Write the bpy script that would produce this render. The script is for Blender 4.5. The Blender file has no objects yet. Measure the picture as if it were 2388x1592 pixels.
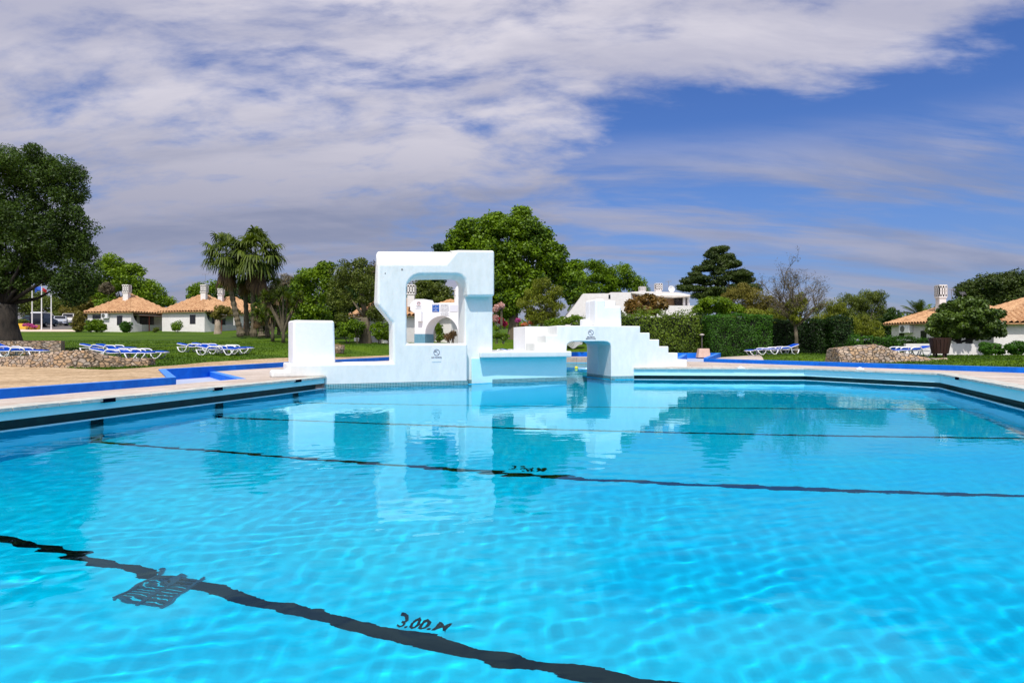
import bpy, bmesh, math, random
import numpy as np
from mathutils import Vector, Matrix
from mathutils.geometry import delaunay_2d_cdt

SC = bpy.context.scene
COL = SC.collection
R = math.radians
F, CX, HZ, EYE = 1600.0, 1194.0, 800.0, 1.35      # focal length, centre column and horizon row of the photograph, eye height
# ------------------------------------------------------------------ camera
cam = bpy.data.cameras.new('camera'); camo = bpy.data.objects.new('camera', cam); COL.objects.link(camo)
camo.location = (0, 0, EYE); camo.rotation_euler = (R(90), 0, 0)
cam.sensor_width = 36; cam.lens = 36 * F / 2388.0; cam.shift_y = 4.0 / 2388; cam.clip_start = 0.05; cam.clip_end = 3000
SC.camera = camo
# ------------------------------------------------------------------ sun and sky
SUN_AZ, SUN_EL = 188.0, 57.0
sdir = Vector((math.sin(R(SUN_AZ)) * math.cos(R(SUN_EL)), math.cos(R(SUN_AZ)) * math.cos(R(SUN_EL)), math.sin(R(SUN_EL))))
sl = bpy.data.lights.new('sun', 'SUN'); sl.energy = 3.8; sl.angle = R(0.53); sl.color = (1.0, 0.955, 0.89)
so = bpy.data.objects.new('sun', sl); COL.objects.link(so); so.rotation_euler = sdir.to_track_quat('Z', 'Y').to_euler()
so.location = (0, 0, 60)
W = bpy.data.worlds.new("World"); SC.world = W; W.use_nodes = True
def build_sky():
    nt = W.node_tree; nt.nodes.clear(); N = nt.nodes.new; L = nt.links.new
    def math_(op, a, b=None, c=None, clamp=False):
        n = N('ShaderNodeMath'); n.operation = op; n.use_clamp = clamp
        for i, v in enumerate((a, b, c)):
            if v is None: continue
            if isinstance(v, (int, float)): n.inputs[i].default_value = v
            else: L(v, n.inputs[i])
        return n.outputs[0]
    def smooth(v, a, b, lo=0.0, hi=1.0):
        n = N('ShaderNodeMapRange'); n.interpolation_type = 'SMOOTHSTEP'
        L(v, n.inputs['Value'])
        for k, q in zip(('From Min', 'From Max', 'To Min', 'To Max'), (a, b, lo, hi)): n.inputs[k].default_value = q
        return n.outputs[0]
    def noise(vec, scale, detail, rough, dist=0.0):
        n = N('ShaderNodeTexNoise'); n.inputs['Scale'].default_value = scale; n.inputs['Detail'].default_value = detail
        n.inputs['Roughness'].default_value = rough; n.inputs['Distortion'].default_value = dist; L(vec, n.inputs['Vector'])
        return n.outputs[0]
    def mapping(vec, rot, scale, loc=(0, 0, 0)):
        n = N('ShaderNodeMapping'); n.inputs['Rotation'].default_value = rot; n.inputs['Scale'].default_value = scale
        n.inputs['Location'].default_value = loc; L(vec, n.inputs['Vector']); return n.outputs[0]
    def mixc(f, a, b):
        n = N('ShaderNodeMix'); n.data_type = 'RGBA'
        if isinstance(f, float): n.inputs[0].default_value = f
        else: L(f, n.inputs[0])
        for i, v in ((6, a), (7, b)):
            if isinstance(v, tuple): n.inputs[i].default_value = (*v, 1)
            else: L(v, n.inputs[i])
        return n.outputs[2]
    tc = N('ShaderNodeTexCoord'); sep = N('ShaderNodeSeparateXYZ'); L(tc.outputs['Generated'], sep.inputs[0])
    dx, dy, dz = sep.outputs
    sky = N('ShaderNodeTexSky'); sky.sky_type = 'NISHITA'; sky.sun_disc = False
    sky.sun_elevation = R(SUN_EL); sky.sun_rotation = R(SUN_AZ); sky.air_density = 1.3; sky.dust_density = 0.3; sky.ozone_density = 3.0
    hs = N('ShaderNodeHueSaturation'); hs.inputs['Saturation'].default_value = 1.15; hs.inputs['Value'].default_value = 1.0
    L(sky.outputs[0], hs.inputs['Color'])
    tint = N('ShaderNodeMix'); tint.data_type = 'RGBA'; tint.blend_type = 'MULTIPLY'; tint.inputs[0].default_value = 1
    L(hs.outputs[0], tint.inputs[6])
    L(mixc(smooth(dz, 0.22, 0.0), (0.52, 0.64, 1.06), (0.36, 0.46, 0.94)), tint.inputs[7])
    # cloud deck: directions projected on a high plane
    zz = math_('ADD', math_('MAXIMUM', dz, 0.0), 0.26)
    u = math_('DIVIDE', dx, zz); v = math_('DIVIDE', dy, zz)
    cmb = N('ShaderNodeCombineXYZ'); L(u, cmb.inputs[0]); L(v, cmb.inputs[1])
    P = cmb.outputs[0]
    wv = N('ShaderNodeTexNoise'); wv.inputs['Scale'].default_value = 0.9; wv.inputs['Detail'].default_value = 2; L(P, wv.inputs['Vector'])
    wp_ = N('ShaderNodeMix'); wp_.data_type = 'VECTOR'; wp_.inputs[0].default_value = 0.25; L(P, wp_.inputs[4]); L(wv.outputs[1], wp_.inputs[5]); PW = wp_.outputs[1]
    big = noise(mapping(PW, (0, 0, 0.45), (0.75, 1.5, 1), (3.1, 1.7, 0)), 2.0, 6, 0.55, 0.2)
    fine = noise(mapping(PW, (0, 0, 0.5), (1.0, 1.7, 1), (7, 2, 0)), 7.0, 9, 0.60, 0.15)
    streak = noise(mapping(P, (0, 0, 0.06), (0.22, 1.0, 1), (1.3, 5.2, 0)), 4.2, 7, 0.60, 0.25)
    dens = math_('ADD', math_('MULTIPLY', big, 0.50), math_('MULTIPLY', fine, 0.50))
    # cover: thick to the left and overhead, open to the right at middle height
    left = smooth(math_('ADD', dx, math_('MULTIPLY', big, 0.35)), 0.44, 0.14)
    top = smooth(math_('ADD', math_('SUBTRACT', dz, math_('MULTIPLY', dx, 0.06)), math_('MULTIPLY', big, 0.10)), 0.31, 0.42)
    cover = math_('MAXIMUM', math_('MULTIPLY', left, 0.86), math_('MULTIPLY', top, 0.80))
    behind = smooth(dy, 0.15, -0.2)  # out-of-view clouds behind the camera, thickened for more fill
    cover = math_('MAXIMUM', cover, math_('MULTIPLY', behind, 0.60))
    edge_ = smooth(dx, 0.46, 0.56)
    cover = math_('MAXIMUM', cover, math_('MULTIPLY', math_('MULTIPLY', edge_, math_('MULTIPLY', smooth(dz, 0.17, 0.21), smooth(dz, 0.28, 0.24))), 0.55))
    thr = math_('SUBTRACT', 0.74, math_('MULTIPLY', cover, 0.40))
    c1 = smooth(math_('SUBTRACT', dens, thr), -0.12, 0.15)
    low = math_('MULTIPLY', smooth(dz, 0.30, 0.21), smooth(dz, -0.02, 0.08, 0.55, 1.0))
    c2 = math_('MULTIPLY', math_('MULTIPLY', smooth(streak, 0.36, 0.62), low), 0.85)
    dens2 = math_('MULTIPLY', math_('MAXIMUM', c1, c2), 0.92)
    shade = smooth(noise(mapping(PW, (0, 0, 0.25), (0.5, 1.5, 1), (9, 4, 0)), 3.0, 8, 0.58, 0.2), 0.33, 0.64)
    lowgrey = smooth(dz, 0.36, 0.16)
    back_fill = smooth(dy, 0.1, -0.7, 1.0, 1.9)  # unseen clouds behind the camera brightened to lift the fill light
    bright = mixc(shade, (5.2, 5.15, 6.3), (8.0, 7.6, 8.2))
    grey = mixc(shade, (2.7, 2.95, 4.2), (4.3, 4.25, 5.2))
    ccol = mixc(lowgrey, bright, grey)
    sc_ = N('ShaderNodeVectorMath'); sc_.operation = 'SCALE'; L(ccol, sc_.inputs[0]); L(back_fill, sc_.inputs['Scale'])
    skyc = mixc(dens2, tint.outputs[2], sc_.outputs[0])
    bg = N('ShaderNodeBackground'); bg.inputs[1].default_value = 0.10; L(skyc, bg.inputs[0])
    out = N('ShaderNodeOutputWorld'); L(bg.outputs[0], out.inputs[0])
build_sky()
SC.view_settings.view_transform = 'Standard'; SC.view_settings.look = 'None'
SC.view_settings.exposure = 0.0; SC.view_settings.gamma = 1.0
SC.render.engine = 'CYCLES'
cy = SC.cycles
cy.max_bounces = 10; cy.diffuse_bounces = 4; cy.glossy_bounces = 4; cy.transmission_bounces = 8; cy.transparent_max_bounces = 12
cy.caustics_refractive = True; cy.caustics_reflective = False; cy.sample_clamp_indirect = 8.0; cy.blur_glossy = 0.3
cy.use_denoising = True

# ------------------------------------------------------------------ helpers
def px(u, v, Y):                      # the world point seen at photo pixel (u, v) at distance Y
    return Vector(((u - CX) / F * Y, Y, EYE - (v - HZ) / F * Y))
def tag(o, label=None, cat=None, group=None, kind=None):
    for k, v in (('label', label), ('category', cat), ('group', group), ('kind', kind)):
        if v: o[k] = v
    return o
def empty(name, loc, rz=0.0, label=None, cat=None, group=None):
    o = bpy.data.objects.new(name, None); COL.objects.link(o); o.location = loc; o.rotation_euler = (0, 0, rz)
    o.empty_display_size = 0.2
    return tag(o, label, cat, group)
def children(o): return [c for c in bpy.data.objects if c.parent == o]
def copy_tree(o, parent=None, loc=None, rz=None, label=None, scale=None):
    c = o.copy(); COL.objects.link(c); c.parent = parent
    if loc is not None: c.location = loc
    if rz is not None: c.rotation_euler = (0, 0, rz)
    if scale is not None: c.scale = (scale,) * 3
    if label: c['label'] = label
    for ch in children(o): copy_tree(ch, c)
    return c
class MB:
    def __init__(s): s.v = []; s.f = []
    def add(s, vs, fs):
        b = len(s.v); s.v += [tuple(v) for v in vs]; s.f += [tuple(b + i for i in f) for f in fs]
    def box(s, x0, x1, y0, y1, z0, z1, rot=0.0, org=(0, 0, 0)):
        c, sn = math.cos(rot), math.sin(rot)
        vs = []
        for x, y, z in ((x0,y0,z0),(x1,y0,z0),(x1,y1,z0),(x0,y1,z0),(x0,y0,z1),(x1,y0,z1),(x1,y1,z1),(x0,y1,z1)):
            vs.append((org[0] + x*c - y*sn, org[1] + x*sn + y*c, org[2] + z))
        s.add(vs, [(3,2,1,0),(4,5,6,7),(0,1,5,4),(1,2,6,5),(2,3,7,6),(3,0,4,7)])
    def tube(s, pts, rad, seg=8, cap=True):
        pts = [Vector(p) for p in pts]; n = len(pts)
        if not hasattr(rad, '__len__'): rad = [rad] * n
        rings = []; up = None
        for i, p in enumerate(pts):
            t = (pts[min(i+1, n-1)] - pts[max(i-1, 0)]).normalized()
            if up is None:
                up = Vector((0, 0, 1)) if abs(t.z) < 0.9 else Vector((1, 0, 0))
            a = t.cross(up).normalized(); b = a.cross(t).normalized(); up = b
            rings.append([p + (a * math.cos(2*math.pi*k/seg) + b * math.sin(2*math.pi*k/seg)) * rad[i] for k in range(seg)])
        vs = [v for r in rings for v in r]; fs = []
        for i in range(n-1):
            for k in range(seg):
                k2 = (k+1) % seg
                fs.append((i*seg+k, i*seg+k2, (i+1)*seg+k2, (i+1)*seg+k))
        if cap: fs += [tuple(range(seg-1, -1, -1)), tuple((n-1)*seg+k for k in range(seg))]
        s.add(vs, fs)
    def prism(s, poly, z0, z1):        # horizontal polygon (counter-clockwise) pulled up; z0/z1 may be lists
        n = len(poly)
        za = z0 if hasattr(z0, '__len__') else [z0]*n; zb = z1 if hasattr(z1, '__len__') else [z1]*n
        vs = [(p[0], p[1], za[i]) for i, p in enumerate(poly)] + [(p[0], p[1], zb[i]) for i, p in enumerate(poly)]
        fs = [(i, (i+1) % n, n+(i+1) % n, n+i) for i in range(n)] + [tuple(range(n-1, -1, -1)), tuple(range(n, 2*n))]
        s.add(vs, fs)
    def lathe(s, prof, seg=16, org=(0, 0, 0)):
        n = len(prof); vs = []
        for r_, z in prof:
            for k in range(seg):
                a = 2*math.pi*k/seg; vs.append((org[0]+r_*math.cos(a), org[1]+r_*math.sin(a), org[2]+z))
        fs = [(i*seg+k, i*seg+(k+1) % seg, (i+1)*seg+(k+1) % seg, (i+1)*seg+k) for i in range(n-1) for k in range(seg)]
        fs += [tuple(range(seg-1, -1, -1)), tuple((n-1)*seg+k for k in range(seg))]
        s.add(vs, fs)
    def build(s, name, mat, parent=None, smooth=False, bevel=0.0, seg=2, mats=None):
        me = bpy.data.meshes.new(name); me.from_pydata(s.v, [], s.f); me.validate(); me.update()
        o = bpy.data.objects.new(name, me); COL.objects.link(o)
        me.materials.append(mat)
        if parent is not None: o.parent = parent
        if smooth: me.polygons.foreach_set('use_smooth', [True]*len(me.polygons))
        if bevel > 0:
            m = o.modifiers.new('bevel', 'BEVEL'); m.width = bevel; m.segments = seg; m.limit_method = 'ANGLE'; m.angle_limit = R(28)
            m.harden_normals = False
            me.polygons.foreach_set('use_smooth', [True]*len(me.polygons))
            w = o.modifiers.new('wn', 'WEIGHTED_NORMAL'); w.keep_sharp = False
        return o
def np_mesh(name, V, Q, mat, parent=None, smooth=False):       # big meshes straight from arrays; Q (n,4) or (n,3)
    me = bpy.data.meshes.new(name); V = np.asarray(V, np.float32); Q = np.asarray(Q, np.int32); k = Q.shape[1]
    me.vertices.add(len(V)); me.vertices.foreach_set('co', V.ravel())
    me.loops.add(Q.size); me.loops.foreach_set('vertex_index', Q.ravel())
    me.polygons.add(len(Q)); me.polygons.foreach_set('loop_start', np.arange(0, Q.size, k, dtype=np.int32))
    try: me.polygons.foreach_set('loop_total', np.full(len(Q), k, np.int32))
    except Exception: pass
    if smooth: me.polygons.foreach_set('use_smooth', np.ones(len(Q), bool))
    me.materials.append(mat); me.update(calc_edges=True); me.validate()
    o = bpy.data.objects.new(name, me); COL.objects.link(o)
    if parent is not None: o.parent = parent
    return o
# ------------------------------------------------------------------ materials
def _nt(name):
    m = bpy.data.materials.new(name); m.use_nodes = True; nt = m.node_tree; nt.nodes.clear()
    out = nt.nodes.new('ShaderNodeOutputMaterial'); return m, nt, out
def surf(name, c1, c2=None, scale=4.0, rough=0.6, bump=0.0, bscale=30.0, detail=6, metal=0.0, spec=0.5, contrast=(0.35, 0.65), stretch=(1, 1, 1), c3=None, s3=40.0, coords='Object'):
    m, nt, out = _nt(name); N = nt.nodes.new; L = nt.links.new
    p = N('ShaderNodeBsdfPrincipled'); p.inputs['Roughness'].default_value = rough; p.inputs['Metallic'].default_value = metal
    p.inputs['Specular IOR Level'].default_value = spec
    L(p.outputs[0], out.inputs[0])
    tc = N('ShaderNodeTexCoord'); mp = N('ShaderNodeMapping'); mp.inputs['Scale'].default_value = stretch
    if coords == 'World':
        g = N('ShaderNodeNewGeometry'); L(g.outputs['Position'], mp.inputs['Vector'])
    else: L(tc.outputs[coords], mp.inputs['Vector'])
    def ramp(sc, a, b, det=detail):
        n = N('ShaderNodeTexNoise'); n.inputs['Scale'].default_value = sc; n.inputs['Detail'].default_value = det
        n.inputs['Roughness'].default_value = 0.6; L(mp.outputs[0], n.inputs['Vector'])
        r_ = N('ShaderNodeValToRGB'); L(n.outputs[0], r_.inputs[0])
        r_.color_ramp.elements[0].position = contrast[0]; r_.color_ramp.elements[1].position = contrast[1]
        r_.color_ramp.elements[0].color = (*a, 1); r_.color_ramp.elements[1].color = (*b, 1)
        return r_.outputs[0]
    if c2 is None: p.inputs['Base Color'].default_value = (*c1, 1)
    else:
        col = ramp(scale, c1, c2)
        if c3 is not None:
            mx = N('ShaderNodeMix'); mx.data_type = 'RGBA'; mx.blend_type = 'MULTIPLY'; mx.inputs[0].default_value = 1
            L(col, mx.inputs[6]); L(ramp(s3, c3, (1, 1, 1)), mx.inputs[7]); col = mx.outputs[2]
        L(col, p.inputs['Base Color'])
    if bump:
        n = N('ShaderNodeTexNoise'); n.inputs['Scale'].default_value = bscale; n.inputs['Detail'].default_value = 5
        L(mp.outputs[0], n.inputs['Vector']); b = N('ShaderNodeBump'); b.inputs['Strength'].default_value = 1.0
        b.inputs['Distance'].default_value = bump; L(n.outputs[0], b.inputs['Height']); L(b.outputs[0], p.inputs['Normal'])
    return m
def tile_mat(name, ca, cb, grout, size=0.025, rough=0.25):
    m, nt, out = _nt(name); N = nt.nodes.new; L = nt.links.new
    p = N('ShaderNodeBsdfPrincipled'); p.inputs['Roughness'].default_value = rough; L(p.outputs[0], out.inputs[0])
    tc = N('ShaderNodeTexCoord')
    br = N('ShaderNodeTexBrick'); br.offset = 0.0; br.inputs['Scale'].default_value = 1.0
    for k, v in (('Mortar Size', size*0.11), ('Brick Width', size), ('Row Height', size), ('Mortar Smooth', 0.1), ('Bias', 0.0)): br.inputs[k].default_value = v
    br.inputs['Color1'].default_value = (*ca, 1); br.inputs['Color2'].default_value = (*cb, 1); br.inputs['Mortar'].default_value = (*grout, 1)
    L(tc.outputs['UV'], br.inputs['Vector']); L(br.outputs[0], p.inputs['Base Color'])
    return m
M = {}
M['plaster'] = surf('white_plaster', (0.82, 0.84, 0.85), (0.88, 0.885, 0.88), scale=1.6, rough=0.55, bump=0.006, bscale=9.0, c3=(0.97, 0.975, 0.98), s3=14)
M['aqua'] = surf('white_pool_plaster', (0.765, 0.785, 0.755), (0.835, 0.845, 0.815), scale=1.1, rough=0.6, bump=0.012, bscale=6.0, c3=(0.92, 0.93, 0.915), s3=4, stretch=(1.3, 1.3, 0.55))
M['bench_bounce'] = surf('bench_white_cyan_bounce', (0.50, 0.86, 0.88), (0.56, 0.88, 0.90), scale=1.6, rough=0.55, bump=0.008, bscale=8.0)  # white bench wall with the cyan bounce off the water put into its colour
M['pool_paint'] = surf('pale_blue_pool_paint', (0.48, 0.86, 0.90), (0.55, 0.89, 0.92), scale=1.2, rough=0.5, bump=0.003, bscale=12)
M['concrete'] = surf('warm_concrete', (0.50, 0.41, 0.33), (0.70, 0.61, 0.53), scale=0.7, rough=0.85, bump=0.004, bscale=25, c3=(0.80, 0.79, 0.78), s3=11)  # mottled warm tone of the concrete itself
def add_joints(m, w, h, mort, dark):
    nt = m.node_tree; N = nt.nodes.new; L = nt.links.new; p = [n for n in nt.nodes if n.type == 'BSDF_PRINCIPLED'][0]
    src = p.inputs['Base Color'].links[0].from_socket; g = N('ShaderNodeNewGeometry'); mp = N('ShaderNodeMapping'); mp.inputs['Rotation'].default_value = (0, 0, R(13)); L(g.outputs['Position'], mp.inputs['Vector'])
    b = N('ShaderNodeTexBrick'); b.inputs['Scale'].default_value = 1; b.inputs['Brick Width'].default_value = w; b.inputs['Row Height'].default_value = h; b.inputs['Mortar Size'].default_value = mort
    b.inputs['Color1'].default_value = (1, 1, 1, 1); b.inputs['Color2'].default_value = (0.93, 0.93, 0.92, 1); b.inputs['Mortar'].default_value = (dark, dark, dark, 1); L(mp.outputs[0], b.inputs['Vector'])
    mx = N('ShaderNodeMix'); mx.data_type = 'RGBA'; mx.blend_type = 'MULTIPLY'; mx.inputs[0].default_value = 1; L(src, mx.inputs[6]); L(b.outputs[0], mx.inputs[7]); L(mx.outputs[2], p.inputs['Base Color'])
add_joints(M['concrete'], 1.6, 1.2, 0.02, 0.62)
M['coping'] = surf('stone_coping', (0.42, 0.43, 0.38), (0.62, 0.62, 0.55), scale=5, rough=0.8, bump=0.004, bscale=30)
M['blue'] = surf('blue_wall_paint', (0.001, 0.135, 0.64), (0.003, 0.18, 0.80), scale=1.3, rough=0.7, spec=0.2, bump=0.003, bscale=16, c3=(0.70, 0.80, 0.88), s3=6)
M['blue_top'] = surf('sunlit_blue_wall_top', (0.03, 0.22, 0.72), (0.06, 0.28, 0.80), scale=3, rough=0.5)  # the wall's blue, lightened for the sun falling on its top
M['bath'] = surf('footbath_paint', (0.42, 0.48, 0.60), (0.52, 0.57, 0.68), scale=1.5, rough=0.5)
M['gutter'] = surf('shaded_teal_gutter', (0.002, 0.09, 0.11), (0.005, 0.13, 0.14), scale=4, rough=0.5)  # teal darkened: the shade of the recess is put into the colour
M['tile'] = tile_mat('teal_mosaic', (0.004, 0.11, 0.14), (0.015, 0.20, 0.24), (0.40, 0.58, 0.58), 0.05)
M['floor'] = surf('pool_floor_paint', (0.0, 0.61, 1.0), (0.0, 0.70, 1.0), scale=0.5, rough=1.0, spec=0.0)
M['black'] = surf('black_paint', (0.002, 0.006, 0.014), rough=1.0, spec=0.0)
M['rim'] = surf('white_rim', (0.55, 0.72, 0.76), rough=0.5)
# ------------------------------------------------------------------ pool basin
Q0, Q1, Q2, QB = (4.54, 25.56), (10.64, 24.97), (12.93, 20.77), (10.33, 13.85)
NEAR = 0.4
PL0 = (-10.08, NEAR); PL1 = (-5.57, 20.47)              # left edge
TW1 = (-1.40, 22.57); BN0 = (-0.74, 23.2); BN1 = (1.99, 24.9)
PI0 = (2.885, 28.05); PI1 = (3.67, 25.4)
PR1 = (5.28, NEAR)
pool = [PL0, PR1, QB, Q2, Q1, Q0, PI1, PI0, (6.6, 28.3), (6.6, 47.6), (0.4, 47.6), (1.1, 28.0), BN1, BN0, TW1, PL1]   # counter-clockwise
DEPTH = 3.0
def wall_uv(o):                                         # metres along the wall / metres up, for the mosaic
    me = o.data; uv = me.uv_layers.new(name='uv')
    for p in me.polygons:
        n = p.normal; t = Vector((-n.y, n.x, 0)).normalized() if abs(n.z) < 0.9 else Vector((1, 0, 0))
        for li in p.loop_indices:
            co = me.vertices[me.loops[li].vertex_index].co
            uv.data[li].uv = (co.dot(t), co.z if abs(n.z) < 0.9 else co.y)
def wall_strip(mb, a, b, z0, z1, off=0.0):              # vertical strip between plan points, shifted by off towards the water (left of a->b)
    d = Vector((b[0]-a[0], b[1]-a[1], 0)).normalized(); n = Vector((-d.y, d.x, 0)) * off
    mb.add([(a[0]+n.x, a[1]+n.y, z0), (b[0]+n.x, b[1]+n.y, z0), (b[0]+n.x, b[1]+n.y, z1), (a[0]+n.x, a[1]+n.y, z1)], [(3, 2, 1, 0)])
def inset(poly, d):                                     # move every edge of a closed ccw polygon outwards by d
    n = len(poly); out = []
    for i in range(n):
        p0, p1, p2 = (Vector(poly[(i-1) % n]), Vector(poly[i]), Vector(poly[(i+1) % n]))
        d1 = (p1-p0).normalized(); d2 = (p2-p1).normalized()
        n1 = Vector((d1.y, -d1.x)); n2 = Vector((d2.y, -d2.x))
        k = n1 + n2; k /= max(0.3, (1 + n1.dot(n2)))
        out.append((p1.x + k.x*d, p1.y + k.y*d))
    return out
# floor and submerged walls: one basin
mb = MB(); n = len(pool)
mb.add([(p[0], p[1], -DEPTH) for p in pool], [tuple(range(n))])
for i in range(n):
    a, b = pool[i], pool[(i+1) % n]
    mb.add([(a[0], a[1], -DEPTH), (b[0], b[1], -DEPTH), (b[0], b[1], 0.015), (a[0], a[1], 0.015)], [(3, 2, 1, 0)])
basin = mb.build('pool_basin', M['floor']); tag(basin, kind='structure')
# ring of edge profiles for the copings (left, near and right edges)
chain_r = [Q0, Q1, Q2, QB, PR1]
def offset_chain(ch, k):                                # k > 0: away from the water, chain runs with the water on the right
    out = []
    for i, p in enumerate(ch):
        ds = []
        if i > 0: ds.append((Vector(ch[i])-Vector(ch[i-1])).normalized())
        if i < len(ch)-1: ds.append((Vector(ch[i+1])-Vector(ch[i])).normalized())
        ns = [Vector((-d.y, d.x)) for d in ds]; m = sum(ns, Vector((0, 0)))
        m = m / max(0.3, (1 + ns[0].dot(ns[-1])) if len(ns) == 2 else 1.0)
        out.append((p[0]+m.x*k, p[1]+m.y*k))
    return out
def chain_strip(mb, ca, cb, za, zb):
    for i in range(len(ca)-1):
        mb.add([(*ca[i], za), (*ca[i+1], za), (*cb[i+1], zb), (*cb[i], zb)], [(0, 1, 2, 3)])
def pool_edge(chain, ztop, ext_deck):
    c0 = chain; ci = offset_chain(chain, 0.03); cg = offset_chain(chain, 0.32); ccop = offset_chain(chain, -0.05); cc2 = offset_chain(chain, 0.40)
    clip = offset_chain(chain, -0.03)
    f = MB(); chain_strip(f, ci, ci, 0.155, ztop-0.05); chain_strip(f, ci, cg, 0.155, 0.155)
    fo = f.build('pool_edge_face', M['pool_paint']); tag(fo, kind='structure')
    g = MB(); chain_strip(g, cg, cg, -0.02, 0.155); chain_strip(g, cg, ci, -0.012, -0.012)
    go = g.build('pool_gutter', M['gutter']); tag(go, kind='structure')
    r_ = MB(); chain_strip(r_, clip, clip, -0.05, 0.012); chain_strip(r_, clip, ci, 0.012, 0.012); chain_strip(r_, ci, ci, 0.012, -0.02)
    ro = r_.build('pool_lip', M['rim']); tag(ro, kind='structure')
    c = MB(); rng = random.Random(5)                    # coping stones, one by one
    for i in range(len(chain)-1):
        a = Vector(ccop[i]); b = Vector(ccop[i+1]); a2 = Vector(cc2[i]); b2 = Vector(cc2[i+1]); Ln = (b-a).length; k = int(Ln/0.42)+1
        for j in range(k):
            t0, t1 = j/k, (j+1)/k - 0.010/Ln*1.2; h = ztop + rng.uniform(-0.003, 0.004); w = rng.uniform(-0.006, 0.006)
            nn = (a2-a).normalized()*w
            p = [a.lerp(b, t0)+nn, a.lerp(b, t1)+nn, a2.lerp(b2, t1), a2.lerp(b2, t0)]
            area = sum(p[q].x*p[(q+1) % 4].y-p[(q+1) % 4].x*p[q].y for q in range(4))
            if area < 0: p = p[::-1]
            c.prism([(q.x, q.y) for q in p], ztop-0.055, h)
    co = c.build('coping', M['coping']); tag(co, kind='structure')
ZL, ZR = 0.355, 0.44
pool_edge([PL0, PL1], ZL, 0)
pool_edge(chain_r, ZR, 0)
pool_edge([PR1, PL0], 0.40, 0)

# ------------------------------------------------------------------ decks
WL1, WL2, WL3, WL4 = (-8.11, 16.57), (-10.98, 21.75), (-9.45, 28.96), (-6.5, 42.3)
WR1, WR2, WR3, WR4, WR5 = (20.0, 13.0), (15.5, 21.1), (9.3, 33.3), (12.25, 41.0), (7.8, 41.0)
cl = offset_chain([PL0, PL1], 0.38); cr = offset_chain(chain_r, 0.38)
d = MB(); d.prism([(-11.94, 0.0), (cl[0][0], 0.0), cl[1], (-1.3, 23.7), (0.9, 27.9), (0.05, 28.3), (0.05, 47.95), (6.95, 47.95), (6.95, 51.0), (-0.3, 51.0), (-0.3, 42.2), WL4, (-10.6, 24.2), (-7.6, 19.1), WL1], 0.0, ZL)
o = d.build('pool_deck', M['concrete']); tag(o, kind='structure')
d = MB(); d.prism([(5.7, 0.0), (24.5, 0.0), WR1, WR2, WR3, WR4, WR5, (7.8, 51.0), (7.0, 51.0), (7.0, 28.3), (4.6, 28.2), (4.2, 25.9)] + cr[:-1], 0.0, ZR)
o = d.build('pool_deck', M['concrete']); tag(o, kind='structure')
d = MB(); d.prism([(-13.0, -5.0), (26.0, -5.0), (26.0, -0.003), (-13.0, -0.003)], 0.0, 0.40)
d.prism([(-10.5, -0.003), (5.7, -0.003), (5.4, 0.03), (-10.2, 0.03)], 0.0, 0.398)
o = d.build('pool_deck', M['concrete']); tag(o, kind='structure')
d = MB(); d.prism([WL1, (-7.6, 19.1), (-10.6, 24.2), WL2], 0.0, 0.17)
o = d.build('footbath_floor', M['bath']); tag(o, kind='structure')
d = MB(); d.prism([(8.35, 34.2), (9.4, 33.5), (11.9, 40.6), (10.3, 40.6)], 0.3, ZR+0.004)
o = d.build('footbath_floor', M['bath']); tag(o, kind='structure')
# blue walls (sunlight on each top is put in as a lighter colour)
def blue_wall(pts, zb, zt, label, th=0.20, group='blue walls round the pool deck'):
    root = empty('blue_wall', (pts[0][0], pts[0][1], 0), 0, label, 'wall', group)
    n_ = len(pts); a = pts; b = offset_chain(pts, th)
    zt = zt if hasattr(zt, '__len__') else [zt]*n_
    w = MB(); t = MB(); ox, oy = pts[0]
    for i in range(n_-1):
        q = [a[i], a[i+1], b[i+1], b[i]]; q = [(p[0]-ox, p[1]-oy) for p in q]; zz = [zt[i], zt[i+1], zt[i+1], zt[i]]
        ar = sum(q[k][0]*q[(k+1) % 4][1]-q[(k+1) % 4][0]*q[k][1] for k in range(4))
        if ar < 0: q = q[::-1]; zz = zz[::-1]
        vs = [(p[0], p[1], zb) for p in q] + [(p[0], p[1], z_-0.006) for p, z_ in zip(q, zz)]
        w.add(vs, [(0,1,5,4),(1,2,6,5),(2,3,7,6),(3,0,4,7),(4,5,6,7)])
        vs = [(p[0], p[1], z_-0.006) for p, z_ in zip(q, zz)] + [(p[0], p[1], z_) for p, z_ in zip(q, zz)]
        t.add(vs, [(0,1,5,4),(1,2,6,5),(2,3,7,6),(3,0,4,7),(4,5,6,7)])
    w.build('wall_body', M['blue'], root); t.build('wall_top', M['blue_top'], root)
    return root
blue_wall([(-12.75, -3.5), WL1, WL2, WL3, WL4], 0.0, [0.53, 0.53, 0.53, 0.55, 0.55], 'long low blue wall beside the sandy strip on the left of the pool')
blue_wall([WL4, (-0.3, 42.3), (-0.3, 51.3), (7.8, 51.3), (7.8, 41.0)], 0.0, 0.69, 'low blue wall across the far end of the channel behind the white bridge')
blue_wall([WR5, WR4, WR3], 0.3, [0.77, 0.77, 0.64], 'short blue wall of the footbath right of the white stairs')
blue_wall([WR3, WR2, WR1, (24.5, 0.0)], 0.0, 0.61, 'long low blue wall in front of the stone mound on the right')
# ramp kerbs of the two footbaths
def kerb(a, b, za, zb2, zl, label):
    root = blue_wall([a, b], zl, [za, zb2], label, 0.22); return root
kerb((-10.75, 24.25), (-7.62, 19.05), 0.362, 0.362, 0.1, 'blue kerb of the sunken footbath in front of the white block')
kerb((8.3, 33.9), (9.75, 38.2), 0.60, 0.74, 0.3, 'small blue kerb next to the bottom of the white stairs')
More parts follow.
